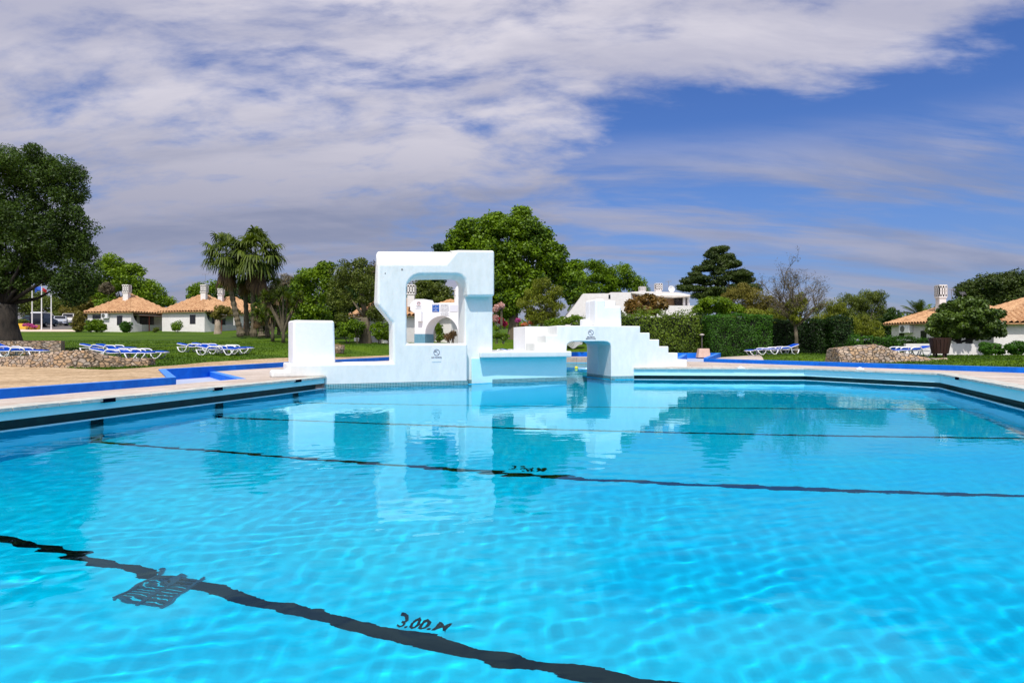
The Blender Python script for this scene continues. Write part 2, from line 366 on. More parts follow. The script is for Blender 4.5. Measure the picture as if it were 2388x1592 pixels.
# ------------------------------------------------------------------ white monument
class Plane:
    def __init__(s, A, B): s.A = Vector(A); s.d = (Vector(B)-Vector(A)).normalized(); s.n = Vector((-s.d.y, s.d.x))
    def sz(s, u, v, off=0.0):
        k = (u-CX)/F; A = s.A + s.n*off; t = (k*A.y-A.x)/(s.d.x-k*s.d.y); Y = A.y+t*s.d.y
        return (t, EYE-(v-HZ)/F*Y)
    def w(s, t, z, off=0.0):
        p = s.A+s.d*t+s.n*off; return Vector((p.x, p.y, z))
def slab(name, pl, front, back, off, T, mat, parent, hole=None, bhole=None, bevel=0.05, seg=3):
    """solid between a front outline (t,z) at off and a back outline at off+T, with an optional hole"""
    from mathutils.geometry import tessellate_polygon
    loops = [front] + ([hole] if hole else []); bl = [back or front] + ([bhole or hole] if hole else [])
    tris = tessellate_polygon([[Vector((p[0], p[1], 0)) for p in l] for l in loops]) if hole else [tuple(range(len(front)))]
    F_ = [pl.w(p[0], p[1], off) for l in loops for p in l]; B_ = [pl.w(p[0], p[1], off+T) for l in bl for p in l]
    nf = len(F_); bm = bmesh.new(); vs = [bm.verts.new(v) for v in F_+B_]
    for t in tris:
        try: bm.faces.new([vs[i] for i in t]); bm.faces.new([vs[i+nf] for i in reversed(t)])
        except ValueError: pass
    k = 0
    for l in loops:
        m_ = len(l)
        for i in range(m_): bm.faces.new([vs[k+i], vs[k+(i+1) % m_], vs[nf+k+(i+1) % m_], vs[nf+k+i]])
        k += m_
    bmesh.ops.recalc_face_normals(bm, faces=bm.faces)
    me = bpy.data.meshes.new(name); bm.to_mesh(me); bm.free(); me.materials.append(mat)
    o = bpy.data.objects.new(name, me); COL.objects.link(o)
    if parent is not None:
        o.parent = parent; o.matrix_parent_inverse = Matrix.Translation(-parent.location)
    if bevel:
        b = o.modifiers.new('bevel', 'BEVEL'); b.width = bevel; b.segments = seg; b.limit_method = 'ANGLE'; b.angle_limit = R(25); b.use_clamp_overlap = bevel < 0.06
        me.polygons.foreach_set('use_smooth', [True]*len(me.polygons)); w_ = o.modifiers.new('wn', 'WEIGHTED_NORMAL')
    return o
def reparent(o, parent):
    o.parent = parent; o.matrix_parent_inverse = Matrix.Translation(-parent.location)
z7 = lambda x, y: (840+x/4.3556, 560+y/4.3556)
z5 = lambda x, y: (380+x/4.9, 720+y/4.9)
z6 = lambda x, y: (620+x/5.2267, 560+y/5.2267)
b1 = lambda x, y: (1130+x/4.704, 640+y/4.704)
z8 = lambda x, y: (930+x/8.2526, 630+y/8.2526)
TP = Plane(PL1, TW1)
tower = empty('pool_monument', (-3.5, 21.5, 0), 0, 'tall white plaster monument with a rounded square window, standing in the pool edge', 'monument')
def P7(x, y, off=0.0): return TP.sz(*z7(x, y), off)
T_ = 0.5; FO = 0.02
fo = -FO
end_t = P7(1095, 1200, fo)[0]
zled = TP.sz(720, 847.6, fo)[1]
front = [(end_t, -0.45), P7(1095, 1046, fo), P7(1088, 575, fo), P7(1368, 570, fo), P7(1368, 101, fo), P7(985, 101, fo), P7(868, 240, fo), P7(178, 240, fo),
         P7(178, 652, fo), P7(332, 838, fo), (P7(336, 1000, fo)[0], zled), (TP.sz(673, 848, fo)[0], zled), (TP.sz(673, 863, fo)[0], TP.sz(673, 863, fo)[1]),
         TP.sz(633, 863, fo), (TP.sz(633, 880, fo)[0], 0.33), (-0.03, 0.33), (-0.03, -0.45)]
# back outline: same plan, the top left leans back to a higher ridge
back = list(front)
back[7] = P7(160, 106, T_+fo); back[6] = P7(905, 108, T_+fo); back[5] = (back[5][0], back[6][1])
back[4] = (front[4][0], back[6][1]); 
back[0] = (end_t-0.02, -0.45)
hole = [P7(478, 1046, fo), P7(478, 480, fo), P7(487, 435, fo), P7(515, 392, fo), P7(552, 364, fo), P7(600, 348, fo), P7(800, 346, fo), P7(985, 346, fo), P7(1035, 362, fo), P7(1068, 398, fo), P7(1084, 450, fo), P7(1088, 500, fo), P7(1088, 1046, fo)]
# the window is open to the right of the frame: its right jamb belongs to the column, so the outline is a C
ci = [1, 2]
Cfront = [front[0], (end_t, P7(1095, 1046, fo)[1])] + [hole[0]] + hole[1:12] + [P7(1090, 572, fo)] + front[3:]
bz = lambda p, dz: (p[0], p[1]-dz)
Cback = [back[0], (end_t-0.02, P7(1095, 1046, fo)[1])] + [hole[0]] + [bz(p, 0.16 if 1 < i < 11 else 0.0) for i, p in enumerate(hole[1:12], 1)] + [bz(P7(1090, 572, fo), 0.0)] + back[3:]
slab('frame', TP, Cfront, Cback, fo, T_, M['aqua'], tower, bevel=0.085, seg=4)
# column set back, right of the window
cl_t, cr_t = P7(1062, 800, 0.3)[0], P7(1345, 900, 0.3)[0]
ztop_b = front[3][1]
slab('column', TP, [(cl_t, -0.45), (cl_t, P7(1062, 470, 0.3)[1]), (cl_t-0.12, P7(1062, 400, 0.3)[1]), (cl_t-0.12, ztop_b+0.9), (cr_t, ztop_b+0.9), (cr_t, -0.45)], None, 0.28, 0.62, M['aqua'], tower, bevel=0.05)
slab('top_block', TP, [P7(1120, 565, fo), P7(1362, 565, fo), P7(1362, 106, fo), P7(1120, 106, fo)], None, T_-0.05, 0.62, M['aqua'], tower, bevel=0.08)
slab('ledge', TP, [(TP.sz(676, 900, 0.4)[0], 0.3), (TP.sz(676, 900, 0.4)[0], zled-0.004), (P7(300, 1000, fo)[0], zled-0.004), (P7(300, 1000, fo)[0]+1.2, zled-0.004), (P7(300, 1000, fo)[0]+1.2, 0.3)], None, 0.42, 1.3, M['plaster'], tower, bevel=0.04)
# free-standing block on the ledge
pa, pb = TP.sz(683.5, 746, 0.35), TP.sz(780, 746, 0.35)
slab('pedestal_block', TP, [(pa[0], zled-0.02), (pa[0], pa[1]), (pb[0], pa[1]), (pb[0]+0.04, zled-0.02)], None, 0.35, 0.95, M['plaster'], tower, bevel=0.075, seg=4)
# foot of the column sloping on to the bench
BP = Plane(BN0, BN1)
bl = lambda u, v, off=0.0: BP.sz(u, v, off)
foot = MB()
# bench: wall below and slab on top
zs0, zs1 = 0.853, 1.065
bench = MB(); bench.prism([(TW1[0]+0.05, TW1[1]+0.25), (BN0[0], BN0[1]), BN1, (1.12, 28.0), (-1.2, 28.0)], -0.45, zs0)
o = bench.build('bench_wall', M['bench_bounce'], None, bevel=0.03); reparent(o, tower)
bench = MB(); bench.prism([(-1.05, 22.62), (-0.55, 22.95), (2.14, 24.55), (1.25, 28.35), (-1.45, 28.35), (-1.2, 23.9)], zs0, zs1)
o = bench.build('bench_slab', M['aqua'], None, bevel=0.045, seg=3); reparent(o, tower)
# mosaic band at the water line
tb = MB()
def band(p0, p1, off, z1=0.13, th=0.02):
    a, b = Vector(p0), Vector(p1); dd = (b-a).normalized(); n_ = Vector((dd.y, -dd.x))*off
    tb.add([(a.x+n_.x, a.y+n_.y, -0.3), (b.x+n_.x, b.y+n_.y, -0.3), (b.x+n_.x, b.y+n_.y, z1), (a.x+n_.x, a.y+n_.y, z1), (a.x, a.y, z1), (b.x, b.y, z1)], [(0, 1, 2, 3), (3, 2, 5, 4)])
e0 = TP.w(-0.03, 0, fo); e1 = TP.w(end_t, 0, fo); c0_ = TP.w(end_t, 0, 0.28); c1_ = TP.w(cr_t, 0, 0.28)
band((e0.x, e0.y), (e1.x, e1.y), 0.006); band((e1.x, e1.y), (c0_.x, c0_.y), 0.006); band((c0_.x, c0_.y), (c1_.x, c1_.y), 0.006); band((c1_.x, c1_.y), BN1, 0.006); band(BN1, (1.12, 28.0), 0.006)
o = tb.build('mosaic_band', M['tile']); wall_uv(o); reparent(o, tower)
# chips in the plaster
chip = surf('chipped_plaster', (0.16, 0.15, 0.14), (0.3, 0.29, 0.27), scale=30, rough=0.9)
for k, (x, y, r_) in enumerate(((425, 298, 10), (254, 338, 7))):
    t, z = P7(x, y, fo); c = MB(); rng = random.Random(k); m_ = 9
    c.add([TP.w(t+math.cos(2*math.pi*i/m_)*r_/300*rng.uniform(.6, 1.1), z+math.sin(2*math.pi*i/m_)*r_/230*rng.uniform(.6, 1.2), fo-0.003) for i in range(m_)], [tuple(range(m_))])
    reparent(c.build('plaster_chip', chip), tower)
# ------------------------------------------------------------------ bridge with stairs
GP = Plane(PI1, (PI1[0]+0.975, PI1[1]+0.22))
bridge = empty('stair_bridge', (4.0, 26.5, 0), 0, 'white plaster footbridge with stepped sides and a low opening over the water channel', 'bridge')
def B1(x, y, off=0.0): return GP.sz(*b1(x, y), off)
ztopb = B1(1400, 563)[1]; zsof = B1(1100, 733)[1]
rs = [B1(1708, 563), B1(1708, 638), B1(1813, 638), B1(1813, 712), B1(1917, 712), B1(1917, 787), B1(2019, 787), B1(2019, 858), B1(2121, 858), B1(2121, 930), B1(2223, 930)]
rs = [(t, round(z, 3)) for t, z in rs]; rs[0] = (rs[0][0], ztopb)
xr = B1(1640, 1100)[0]
right_side = [(0.0, -0.45), (0.0, B1(1391, 800)[1]), (-0.03, B1(1380, 760)[1]), (-0.14, B1(1350, 738)[1])]
arch_l = [(B1(975, 735)[0], zsof), (B1(930, 742)[0], zsof-0.04), (B1(907, 765)[0], B1(907, 765)[1]), (B1(900, 800)[0], zs1-0.02)]
st1, st2, st3 = B1(552, 752), B1(672, 665), B1(795, 563)
z1_, z2_ = st1[1], st2[1]
outl_front = right_side + [(-0.3, zsof)] + arch_l + [(st1[0], zs1-0.02), (st1[0], z1_), (st2[0], z1_), (st2[0], z2_), (st3[0], z2_), (st3[0], ztopb)] + rs + [(rs[-1][0], 0.43), (xr+0.02, 0.43), (xr, -0.45)]
slab('stair_body', GP, outl_front, None, 0.0, 1.4, M['aqua'], bridge, bevel=0.03)
lt = GP.sz(*b1(447, 600), 1.4)[0]; lb = GP.sz(*b1(317, 600), 3.0)[0]
outl_back = right_side + [(-0.3, zsof)] + arch_l + [(lt, zs1-0.02), (lt, ztopb-0.004)] + [(rs[0][0]-0.05, ztopb-0.004)] + [(t-0.02, z-0.004) for t, z in rs[1:]] + [(rs[-1][0]-0.02, 0.43), (xr+0.02, 0.43), (xr, -0.45)]
back_b = list(outl_back); 
slab('parapet_body', GP, outl_back, None, 1.402, 1.35, M['plaster'], bridge, bevel=0.03)
lw = MB(); a = GP.w(lt+0.01, 0, 1.42); b = GP.w(lt+0.01, 0, 2.74); c = GP.sz(*b1(317, 600), 3.0); cc = GP.w(c[0], 0, 3.0)
lw.prism([(a.x, a.y), (b.x, b.y), (cc.x+0.1, cc.y+0.05), (cc.x, cc.y)], zs1-0.02, ztopb-0.006)
reparent(lw.build('side_wall', M['plaster'], None, bevel=0.02), bridge)
tb = MB(); g0 = GP.w(0, 0, 0); gb = GP.w(0, 0, 2.75); g1 = GP.w(xr, 0, 0); gr = GP.w(xr, 0, 0.35)
band((gb.x, gb.y), (g0.x, g0.y), 0.006); band((g0.x, g0.y), (g1.x, g1.y), 0.006); band((g1.x, g1.y), (gr.x, gr.y), 0.006)
o = tb.build('mosaic_band', M['tile']); wall_uv(o); reparent(o, bridge)
# throne-like block on top
def blk(x0, x1, ytop, off, T, name='top_block', bev=0.07):
    a = B1(x0, ytop, off); b = B1(x1, ytop, off)
    slab(name, GP, [(a[0], ztopb-0.02), (a[0], a[1]), (b[0], a[1]), (b[0]+0.02, ztopb-0.02)], None, off, T, M['plaster'], bridge, bevel=bev, seg=4)
throne = None
tl = B1(1215, 268, 0.28); tm = B1(1325, 300, 0.28); tr = B1(1500, 345, 0.28)
slab('upper_block', GP, [(tl[0], ztopb-0.02), (tl[0], tl[1]), (tm[0], tl[1]), (tm[0]+0.02, tr[1]), (tr[0], tr[1]), (tr[0]+0.03, ztopb-0.02)], None, 0.28, 0.7, M['plaster'], bridge, bevel=0.08, seg=4)
tl2 = B1(1215, 268, 0.9)[0]; tm2 = B1(1436, 275, 0.98)
slab('upper_block_back', GP, [(tl[0]+0.006, ztopb-0.02), (tl[0]+0.006, tl[1]-0.003), (tm2[0], tl[1]-0.003), (tm2[0], tr[1]-0.1), (tr[0]-0.01, tr[1]-0.1), (tr[0]+0.02, ztopb-0.02)], None, 0.93, 0.55, M['plaster'], bridge, bevel=0.08, seg=4)
am = B1(1068, 490, 1.15); an = B1(1130, 490, 1.15)
slab('arm_block', GP, [(am[0], ztopb-0.02), (am[0], am[1]), (tl[0]+0.1, am[1]), (tl[0]+0.1, ztopb-0.02)], None, 1.0, 0.42, M['plaster'], bridge, bevel=0.05)
# ------------------------------------------------------------------ signs
M['ink'] = surf('sign_ink', (0.03, 0.03, 0.05), rough=0.5); M['ink_red'] = surf('sign_red', (0.35, 0.02, 0.04), rough=0.5)
M['signw'] = surf('sign_white', (0.78, 0.80, 0.82), rough=0.35); M['signb'] = surf('sign_blue', (0.01, 0.10, 0.42), rough=0.35)
def text_mesh(txt, size, mat, name='lettering', bold=False):
    cu = bpy.data.curves.new('t', 'FONT'); cu.body = txt; cu.size = size; cu.align_x = 'CENTER'; cu.align_y = 'CENTER'; cu.resolution_u = 2
    if bold: cu.offset = size*0.03
    t = bpy.data.objects.new('t', cu); COL.objects.link(t); dg = bpy.context.evaluated_depsgraph_get()
    me = bpy.data.meshes.new_from_object(t.evaluated_get(dg)); bpy.data.objects.remove(t); bpy.data.curves.remove(cu)
    me.materials.clear(); me.materials.append(mat); me.name = name
    o = bpy.data.objects.new(name, me); COL.objects.link(o); return o
def sign_root(name, pl, t, z, off, label, group=None):
    p = pl.w(t, z, off); return empty(name, p, math.atan2(pl.d.y, pl.d.x), label, 'sign', group)
def ring(mb, r0, r1, y, seg=28):
    vs = [(r_*math.cos(2*math.pi*k/seg), y, r_*math.sin(2*math.pi*k/seg)) for r_ in (r0, r1) for k in range(seg)]
    mb.add(vs, [(k, seg+k, seg+(k+1) % seg, (k+1) % seg) for k in range(seg)])
def poly3(mb, pts, y): mb.add([(a, y, b) for a, b in pts], [tuple(range(len(pts)))])
def put_text(root, txt, size, mat, x, z, y=-0.012, bold=False):
    o = text_mesh(txt, size, mat, bold=bold); o.parent = root; o.location = (x, y, z); o.rotation_euler = (R(90), 0, 0); return o
def sign_panel(root, w, h, zc=0.0, mat=None):
    m_ = MB(); m_.box(-w/2, w/2, -0.008, 0.0, zc-h/2, zc+h/2); return m_.build('panel', mat or M['signw'], root)
def no_diving(root, r, lines):
    s = MB(); ring(s, r*0.84, r, -0.012); s.build('ring', M['ink'], root)
    s = MB()
    q = lambda pts: poly3(s, [(a*r, b*r) for a, b in pts], -0.0115)
    q([(-0.52, 0.46), (-0.44, 0.54), (0.62, -0.50), (0.54, -0.58)])                 # slash / diving body
    q([(-0.66, 0.22), (-0.60, 0.12), (-0.10, 0.50), (-0.16, 0.60)]); q([(-0.16, 0.40), (-0.12, 0.32), (0.30, 0.56), (0.26, 0.64)]); q([(-0.45, 0.10), (-0.38, 0.04), (-0.12, 0.3), (-0.2, 0.36)])
    q([(-0.6+0.11*math.cos(a), 0.10+0.11*math.sin(a)) for a in [k*math.pi/5 for k in range(10)]])
    s.build('diver_mark', M['ink'], root)
    for i, t in enumerate(lines): put_text(root, t, r*0.62, M['ink'], 0, -r*1.55-i*r*0.55, bold=True)
t, z = P7(775, 1140, fo)
sg = sign_root('no_diving_sign', TP, t, z, fo-0.003, 'small no diving sign under the window of the tall white monument'); sign_panel(sg, 0.30, 0.46, -0.07); no_diving(sg, 0.105, ['NO DIVING'])
t, z = B1(1165, 638)
sg = sign_root('no_diving_sign', GP, t, z, -0.003, 'small no diving sign on the white bridge above its opening'); sign_panel(sg, 0.30, 0.44, -0.08); no_diving(sg, 0.105, ['PROIBIDO', 'MERGULHAR'])
# ------------------------------------------------------------------ far arch seen through the window
AY = 36.0
AP = Plane(px(956, 800, AY+0.6)[:2], px(1078, 800, AY-0.3)[:2])
arch = empty('shower_arch', px(1010, 800, AY)*Vector((1, 1, 0)), 0, 'white plaster arch with signs and a blue tiled base, seen through the window', 'arch')
def A8(x, y, off=0.0): return AP.sz(*z8(x, y), off)
ax0 = A8(300, 1400)[0]; ztile = A8(400, 1225)[1]
def arc(x0, x1, ycr, yb, n_=14, off=0.0):
    xc, rx = (x0+x1)/2, (x1-x0)/2
    return [A8(xc-rx*math.cos(math.pi*k/n_), yb-(yb-ycr)*math.sin(math.pi*k/n_), off) for k in range(n_+1)]
inner = arc(505, 1140, 885, 1230)
outer_f = [(inner[0][0], 0.3)] + inner + [(inner[-1][0], 0.3), (A8(1330, 1200)[0], 0.3), A8(1330, 265), A8(1150, 265), A8(1086, 345), A8(1086, 625), A8(530, 636), A8(492, 556), A8(312, 556), A8(215, 650), A8(215, 770), A8(250, 800), A8(303, 830), (ax0, 0.3)]
T8 = 0.55
slab('arch_wall', AP, outer_f, None, 0.0, 1.1, M['plaster'], arch, bevel=0.03)
M['tile_b'] = surf('blue_grey_tiles', (0.10, 0.26, 0.34), (0.14, 0.32, 0.42), scale=6, rough=0.3)
tl_ = MB(); p0, p1 = AP.w(ax0-0.004, 0, -0.004), AP.w(inner[0][0]+0.004, 0, -0.004); p2 = AP.w(inner[0][0]+0.004, 0, 1.104)
tl_.add([(p0.x, p0.y, 0.36), (p1.x, p1.y, 0.36), (p1.x, p1.y, ztile), (p0.x, p0.y, ztile), (p2.x, p2.y, 0.36), (p2.x, p2.y, ztile)], [(0, 1, 2, 3), (1, 4, 5, 2)])
reparent(tl_.build('tiled_base', M['tile_b']), arch)
def flat_sign(x0, x1, y0, y1, name, label, mat, lines, tmat, sizes=None):
    a, b = A8(x0, y0, -0.01), A8(x1, y1, -0.01); w_, h_ = b[0]-a[0], a[1]-b[1]
    r_ = sign_root(name, AP, (a[0]+b[0])/2, (a[1]+b[1])/2, -0.012, label); sign_panel(r_, w_, h_, 0, mat)
    for i, t in enumerate(lines):
        if not t.strip(): continue
        sz_ = h_/len(lines)*0.86
        o_ = put_text(r_, t, sz_, tmat, 0, h_/2-(i+0.5)*h_/len(lines))
        wd = o_.dimensions.x if o_.dimensions.x > 0 else 1
        xs = [v.co.x for v in o_.data.vertices]; wd = max(xs)-min(xs)
        if wd > w_*0.92: o_.scale = (w_*0.92/wd, 1, 1)
    return r_
flat_sign(645, 778, 660, 800, 'blue_notice', 'blue notice with white lettering on the white arch', M['signb'], ['OBRIGATORIO', 'O', 'CHUVEIRO', 'NO', 'BANHO'], M['signw'])
flat_sign(795, 972, 652, 872, 'rules_notice', 'white rules notice with many dark lines next to the blue notice', M['signw'], ['REGULAMENTO', 'PISCINA ABERTA', 'DAS 10.00 AS 19.00', 'PROIBIDO CORRER', 'PROIBIDO JOGAR BOLA', 'DUCHE OBRIGATORIO', 'POOL RULES', 'SHOWER BEFORE', 'NO RUNNING'], M['ink'])
flat_sign(988, 1135, 668, 796, 'faded_notice', 'faded white notice right of the rules notice on the arch', surf('faded_sign', (0.66, 0.68, 0.74), rough=0.5), [' '], M['ink'])
dg_ = flat_sign(322, 450, 582, 735, 'no_dogs_sign', 'white no dogs sign at the top left of the white arch', M['signw'], [' '], M['ink'])
s = MB(); ring(s, 0.075, 0.095, -0.012); s.build('ring', M['ink_red'], dg_).location = (0, 0, 0.05)
s = MB()
for pts in ([(-.05, .01), (.04, .01), (.04, .035), (-.05, .035)], [(-.05, -.04), (-.035, -.04), (-.03, .02), (-.045, .02)], [(.025, -.04), (.04, -.04), (.04, .02), (.025, .02)], [(.03, .02), (.065, .03), (.06, .055), (.03, .05)], [(-.065, .05), (-.045, .02), (-.035, .03), (-.055, .06)]): poly3(s, pts, -0.0125)
s.build('dog_mark', M['ink'], dg_).location = (0, 0, 0.05)
put_text(dg_, 'PROIBIDO', 0.06, M['ink'], 0, -0.09); put_text(dg_, 'ANIMAIS', 0.06, M['ink'], 0, -0.15)
p = AP.w(*A8(430, 900), 0); lb_ = empty('wall_lamp', p, math.atan2(AP.d.y, AP.d.x), 'white box wall lamp on the left pier of the white arch', 'lamp')
m_ = MB(); m_.box(-0.14, 0.10, -0.22, 0, -0.24, 0.30); m_.build('lamp_box', M['plaster'], lb_, bevel=0.02)
# yellow float in the channel
fl = empty('float', px(1344, 859, 36.6)*Vector((1, 1, 0)), 0, 'yellow float bobbing in the water channel under the bridge', 'float')
m_ = MB(); m_.lathe([(0.01, 0.12), (0.05, 0.115), (0.08, 0.085), (0.09, 0.04), (0.085, 0.0), (0.05, -0.05), (0.01, -0.06)], 16)
m_.build('ball', surf('yellow_plastic', (0.80, 0.66, 0.03), rough=0.35), fl, smooth=True)
m_ = MB(); m_.tube([(0.1, 0, 0.03), (0.5, 0.1, 0.02), (1.0, 0.05, 0.02)], 0.02, 6); m_.build('cord', M['signw'], fl)
# ------------------------------------------------------------------ water
def pip(X, Y, poly):
    X = np.asarray(X); Y = np.asarray(Y); ins = np.zeros(X.shape, bool); n_ = len(poly)
    for i in range(n_):
        x0, y0 = poly[i]; x1, y1 = poly[(i+1) % n_]
        if y0 == y1: continue
        c = ((y0 > Y) != (y1 > Y)) & (X < (x1-x0)*(Y-y0)/(y1-y0)+x0); ins ^= c
    return ins
def water_height(X, Y):
    rng = np.random.RandomState(7); H = np.zeros_like(X)
    for lam, slope, n_ in ((2.2, 0.003, 4), (0.9, 0.004, 6), (0.40, 0.006, 10), (0.19, 0.0105, 18)):
        for k in range(n_):
            a = rng.uniform(0, 2*np.pi); l = lam*rng.uniform(0.75, 1.3); kx, ky = np.cos(a)*2*np.pi/l, np.sin(a)*2*np.pi/l
            amp = slope/np.sqrt(n_)*1.4*l/(2*np.pi)
            H += amp*np.sin(kx*X+ky*Y+rng.uniform(0, 6.28))
    calm = 0.35+0.65*np.clip(np.sin(X*0.31+1.0+Y*0.17)*0.5+0.5+0.4*np.sin(Y*0.43+X*0.11), 0, 1)
    return H*calm
ys = [0.38]
while ys[-1] < 48: ys.append(ys[-1]+0.042+0.0024*max(0, ys[-1]-4))
ys = np.array(ys); xs_ = np.arange(-10.4, 13.4, 0.045)
GX, GY = np.meshgrid(xs_, ys); GZ = water_height(GX, GY)
nx, ny = len(xs_), len(ys)
wp = inset(pool, 0.03)
cx_ = (GX[:-1, :-1]+GX[1:, 1:])/2; cy_ = (GY[:-1, :-1]+GY[1:, 1:])/2
keep = pip(cx_, cy_, inset(pool, 0.12)).ravel()
ii = (np.arange(ny-1)[:, None]*nx+np.arange(nx-1)[None, :]).ravel()[keep]
Q = np.stack([ii, ii+1, ii+nx+1, ii+nx], 1)
used = np.unique(Q); rm = -np.ones(nx*ny, int); rm[used] = np.arange(len(used))
V = np.stack([GX.ravel(), GY.ravel(), GZ.ravel()], 1)[used]
def water_mat():
    m, nt, out = _nt('pool_water'); N = nt.nodes.new; L = nt.links.new
    g = N('ShaderNodeNewGeometry'); mp = N('ShaderNodeMapping'); L(g.outputs['Position'], mp.inputs['Vector'])
    n1 = N('ShaderNodeTexNoise'); n1.inputs['Scale'].default_value = 9.0; n1.inputs['Detail'].default_value = 2; n1.inputs['Distortion'].default_value = 0.4
    L(mp.outputs[0], n1.inputs['Vector'])
    b = N('ShaderNodeBump'); b.inputs['Strength'].default_value = 1; b.inputs['Distance'].default_value = WBUMP; L(n1.outputs[0], b.inputs['Height'])
    rf = N('ShaderNodeBsdfRefraction'); rf.inputs['IOR'].default_value = 1.333; rf.inputs['Roughness'].default_value = 0.0; rf.inputs['Color'].default_value = (0.93, 1, 1, 1)
    gl = N('ShaderNodeBsdfGlossy'); gl.inputs['Roughness'].default_value = 0.0; gl.inputs['Color'].default_value = (0.50, 0.88, 0.97, 1)
    fr = N('ShaderNodeFresnel'); fr.inputs['IOR'].default_value = 1.333
    for s_ in (rf, gl, fr): L(b.outputs[0], s_.inputs['Normal'])
    mx = N('ShaderNodeMixShader'); L(fr.outputs[0], mx.inputs[0]); L(rf.outputs[0], mx.inputs[1]); L(gl.outputs[0], mx.inputs[2]); L(mx.outputs[0], out.inputs[0])
    return m
WBUMP = 0.00035
M['water'] = water_mat()
water = np_mesh('water', V, rm[Q], M['water'], smooth=True); tag(water, kind='structure')
# lane lines on the pool floor: fitted through the refracting surface
def floor_pt(u, v, D=DEPTH):
    k = (u-CX)/F; Y = EYE*F/(v-HZ); r_ = math.hypot(k*Y, Y); th = math.atan2(r_, EYE); tr = math.asin(math.sin(th)/1.333)
    q = (r_+D*math.tan(tr))/r_
    return (k*Y*q, Y*q)
LANES = [((770, 940), (2260, 954)), ((540, 974), (2388, 1022)), ((275, 1034), (2388, 1156)), ((0, 1257), (1500, 1592))]
ln = MB(); zf = -DEPTH+0.006
lane_ends = []
def lane(p, q, w=0.145):
    a, b = Vector(p), Vector(q); dd = (b-a).normalized(); n_ = Vector((-dd.y, dd.x))*w/2
    # run from the left wall to the right wall
    def hit(poly_a, poly_b):
        e = Vector(poly_b)-Vector(poly_a); den = dd.x*e.y-dd.y*e.x; r_ = Vector(poly_a)-a
        return (r_.x*e.y-r_.y*e.x)/den
    t0 = hit(PL0, PL1); ts = [hit(x, y) for x, y in ((QB, PR1), (Q2, QB))]
    t1 = min(t for t in ts if t > 0)
    A, B = a+dd*(t0+0.01), a+dd*(t1-0.01); lane_ends.append((A, B))
    ln.add([(A.x-n_.x, A.y-n_.y, zf), (B.x-n_.x, B.y-n_.y, zf), (B.x+n_.x, B.y+n_.y, zf), (A.x+n_.x, A.y+n_.y, zf)], [(0, 1, 2, 3)])
for p, q in LANES: lane(floor_pt(*p), floor_pt(*q))
print('LANES', [(tuple(round(c, 2) for c in a), tuple(round(c, 2) for c in b)) for a, b in lane_ends])
ed = (Vector(PL1)-Vector(PL0)).normalized(); en = Vector((ed.y, -ed.x))
for A, B in lane_ends:                                   # the stripes climb the left wall
    a = A-ed*0.14+en*0.012; b = A+ed*0.14+en*0.012
    ln.add([(a.x, a.y, -DEPTH), (b.x, b.y, -DEPTH), (b.x, b.y, -0.05), (a.x, a.y, -0.05)], [(0, 1, 2, 3)])
o = ln.build('lane_lines', M['black']); tag(o, kind='structure')
# black marker stones in the coping at each line
mk = [(266, 928), (530, 903), (711, 884.5)]
for i, (u, v) in enumerate(mk):
    Y = (EYE-ZL)*F/(v-HZ); c = Vector(((u-CX)/F*Y, Y)); tt = (c-Vector(PL0)).dot(ed); c = Vector(PL0)+ed*tt+en*0.052
    e = empty('lane_marker', (c.x, c.y, ZL-0.055), math.atan2(ed.y, ed.x), ['black lane marker stone in the left coping, nearest to the camera', 'black lane marker stone in the left coping, middle one of three', 'black lane marker stone in the left coping, close to the white steps'][i], 'marker', 'lane markers in the coping')
    m_ = MB(); m_.box(-0.14, 0.14, -0.012, 0.05, -0.02, 0.05); m_.build('marker_block', M['black'], e)
e = empty('lane_marker', (0, 0, 0), 0, 'black lane marker stone in the right coping', 'marker', 'lane markers in the coping')
dR = (Vector(QB)-Vector(Q2)).normalized(); c = Vector(Q2)+dR*2.45-Vector((-dR.y, dR.x))*0.055
e.location = (c.x, c.y, ZR-0.055); e.rotation_euler = (0, 0, math.atan2(dR.y, dR.x)); m_ = MB(); m_.box(-0.13, 0.13, -0.04, 0.02, -0.02, 0.05); m_.build('marker_block', M['black'], e)
# depth lettering painted on the floor and drain grate
def floor_text(txt, u0, v0, u1, v1, w_, name='depth_lettering'):
    a, b = Vector(floor_pt(u0, v0)), Vector(floor_pt(u1, v1)); o_ = text_mesh(txt, 1.0, M['black'], name, bold=True)
    xs2 = [v.co.x for v in o_.data.vertices]; k = (b-a).length/(max(xs2)-min(xs2)); dd = (b-a)
    o_.scale = (k, k*1.45, 1); o_.location = ((a.x+b.x)/2, (a.y+b.y)/2, -DEPTH+0.006); o_.rotation_euler = (0, 0, math.atan2(dd.y, dd.x)); return o_
o = floor_text('3.00.M', 925, 1444, 1047, 1466, 1); tag(o, kind='structure')
o = floor_text('3.00.M', 1190, 1091, 1272, 1096, 1); tag(o, kind='structure')
ga, gb_ = Vector(floor_pt(332, 1405)), Vector(floor_pt(420, 1345)); gdir = (gb_-ga).normalized()
ge = empty('drain_grate', ((ga.x+gb_.x)/2, (ga.y+gb_.y)/2, -DEPTH+0.01), math.atan2(gdir.y, gdir.x), 'dark slatted drain grate on the pool floor under the nearest black line', 'grate')
m_ = MB(); Lg = (gb_-ga).length*1.1; Wg = 0.46
k = 9
for i in range(k): m_.box(-Lg/2+i*Lg/k, -Lg/2+(i+0.42)*Lg/k, -Wg/2, Wg/2, 0, 0.03)
m_.build('slats', surf('grate_metal', (0.002, 0.09, 0.15), rough=0.4), ge)
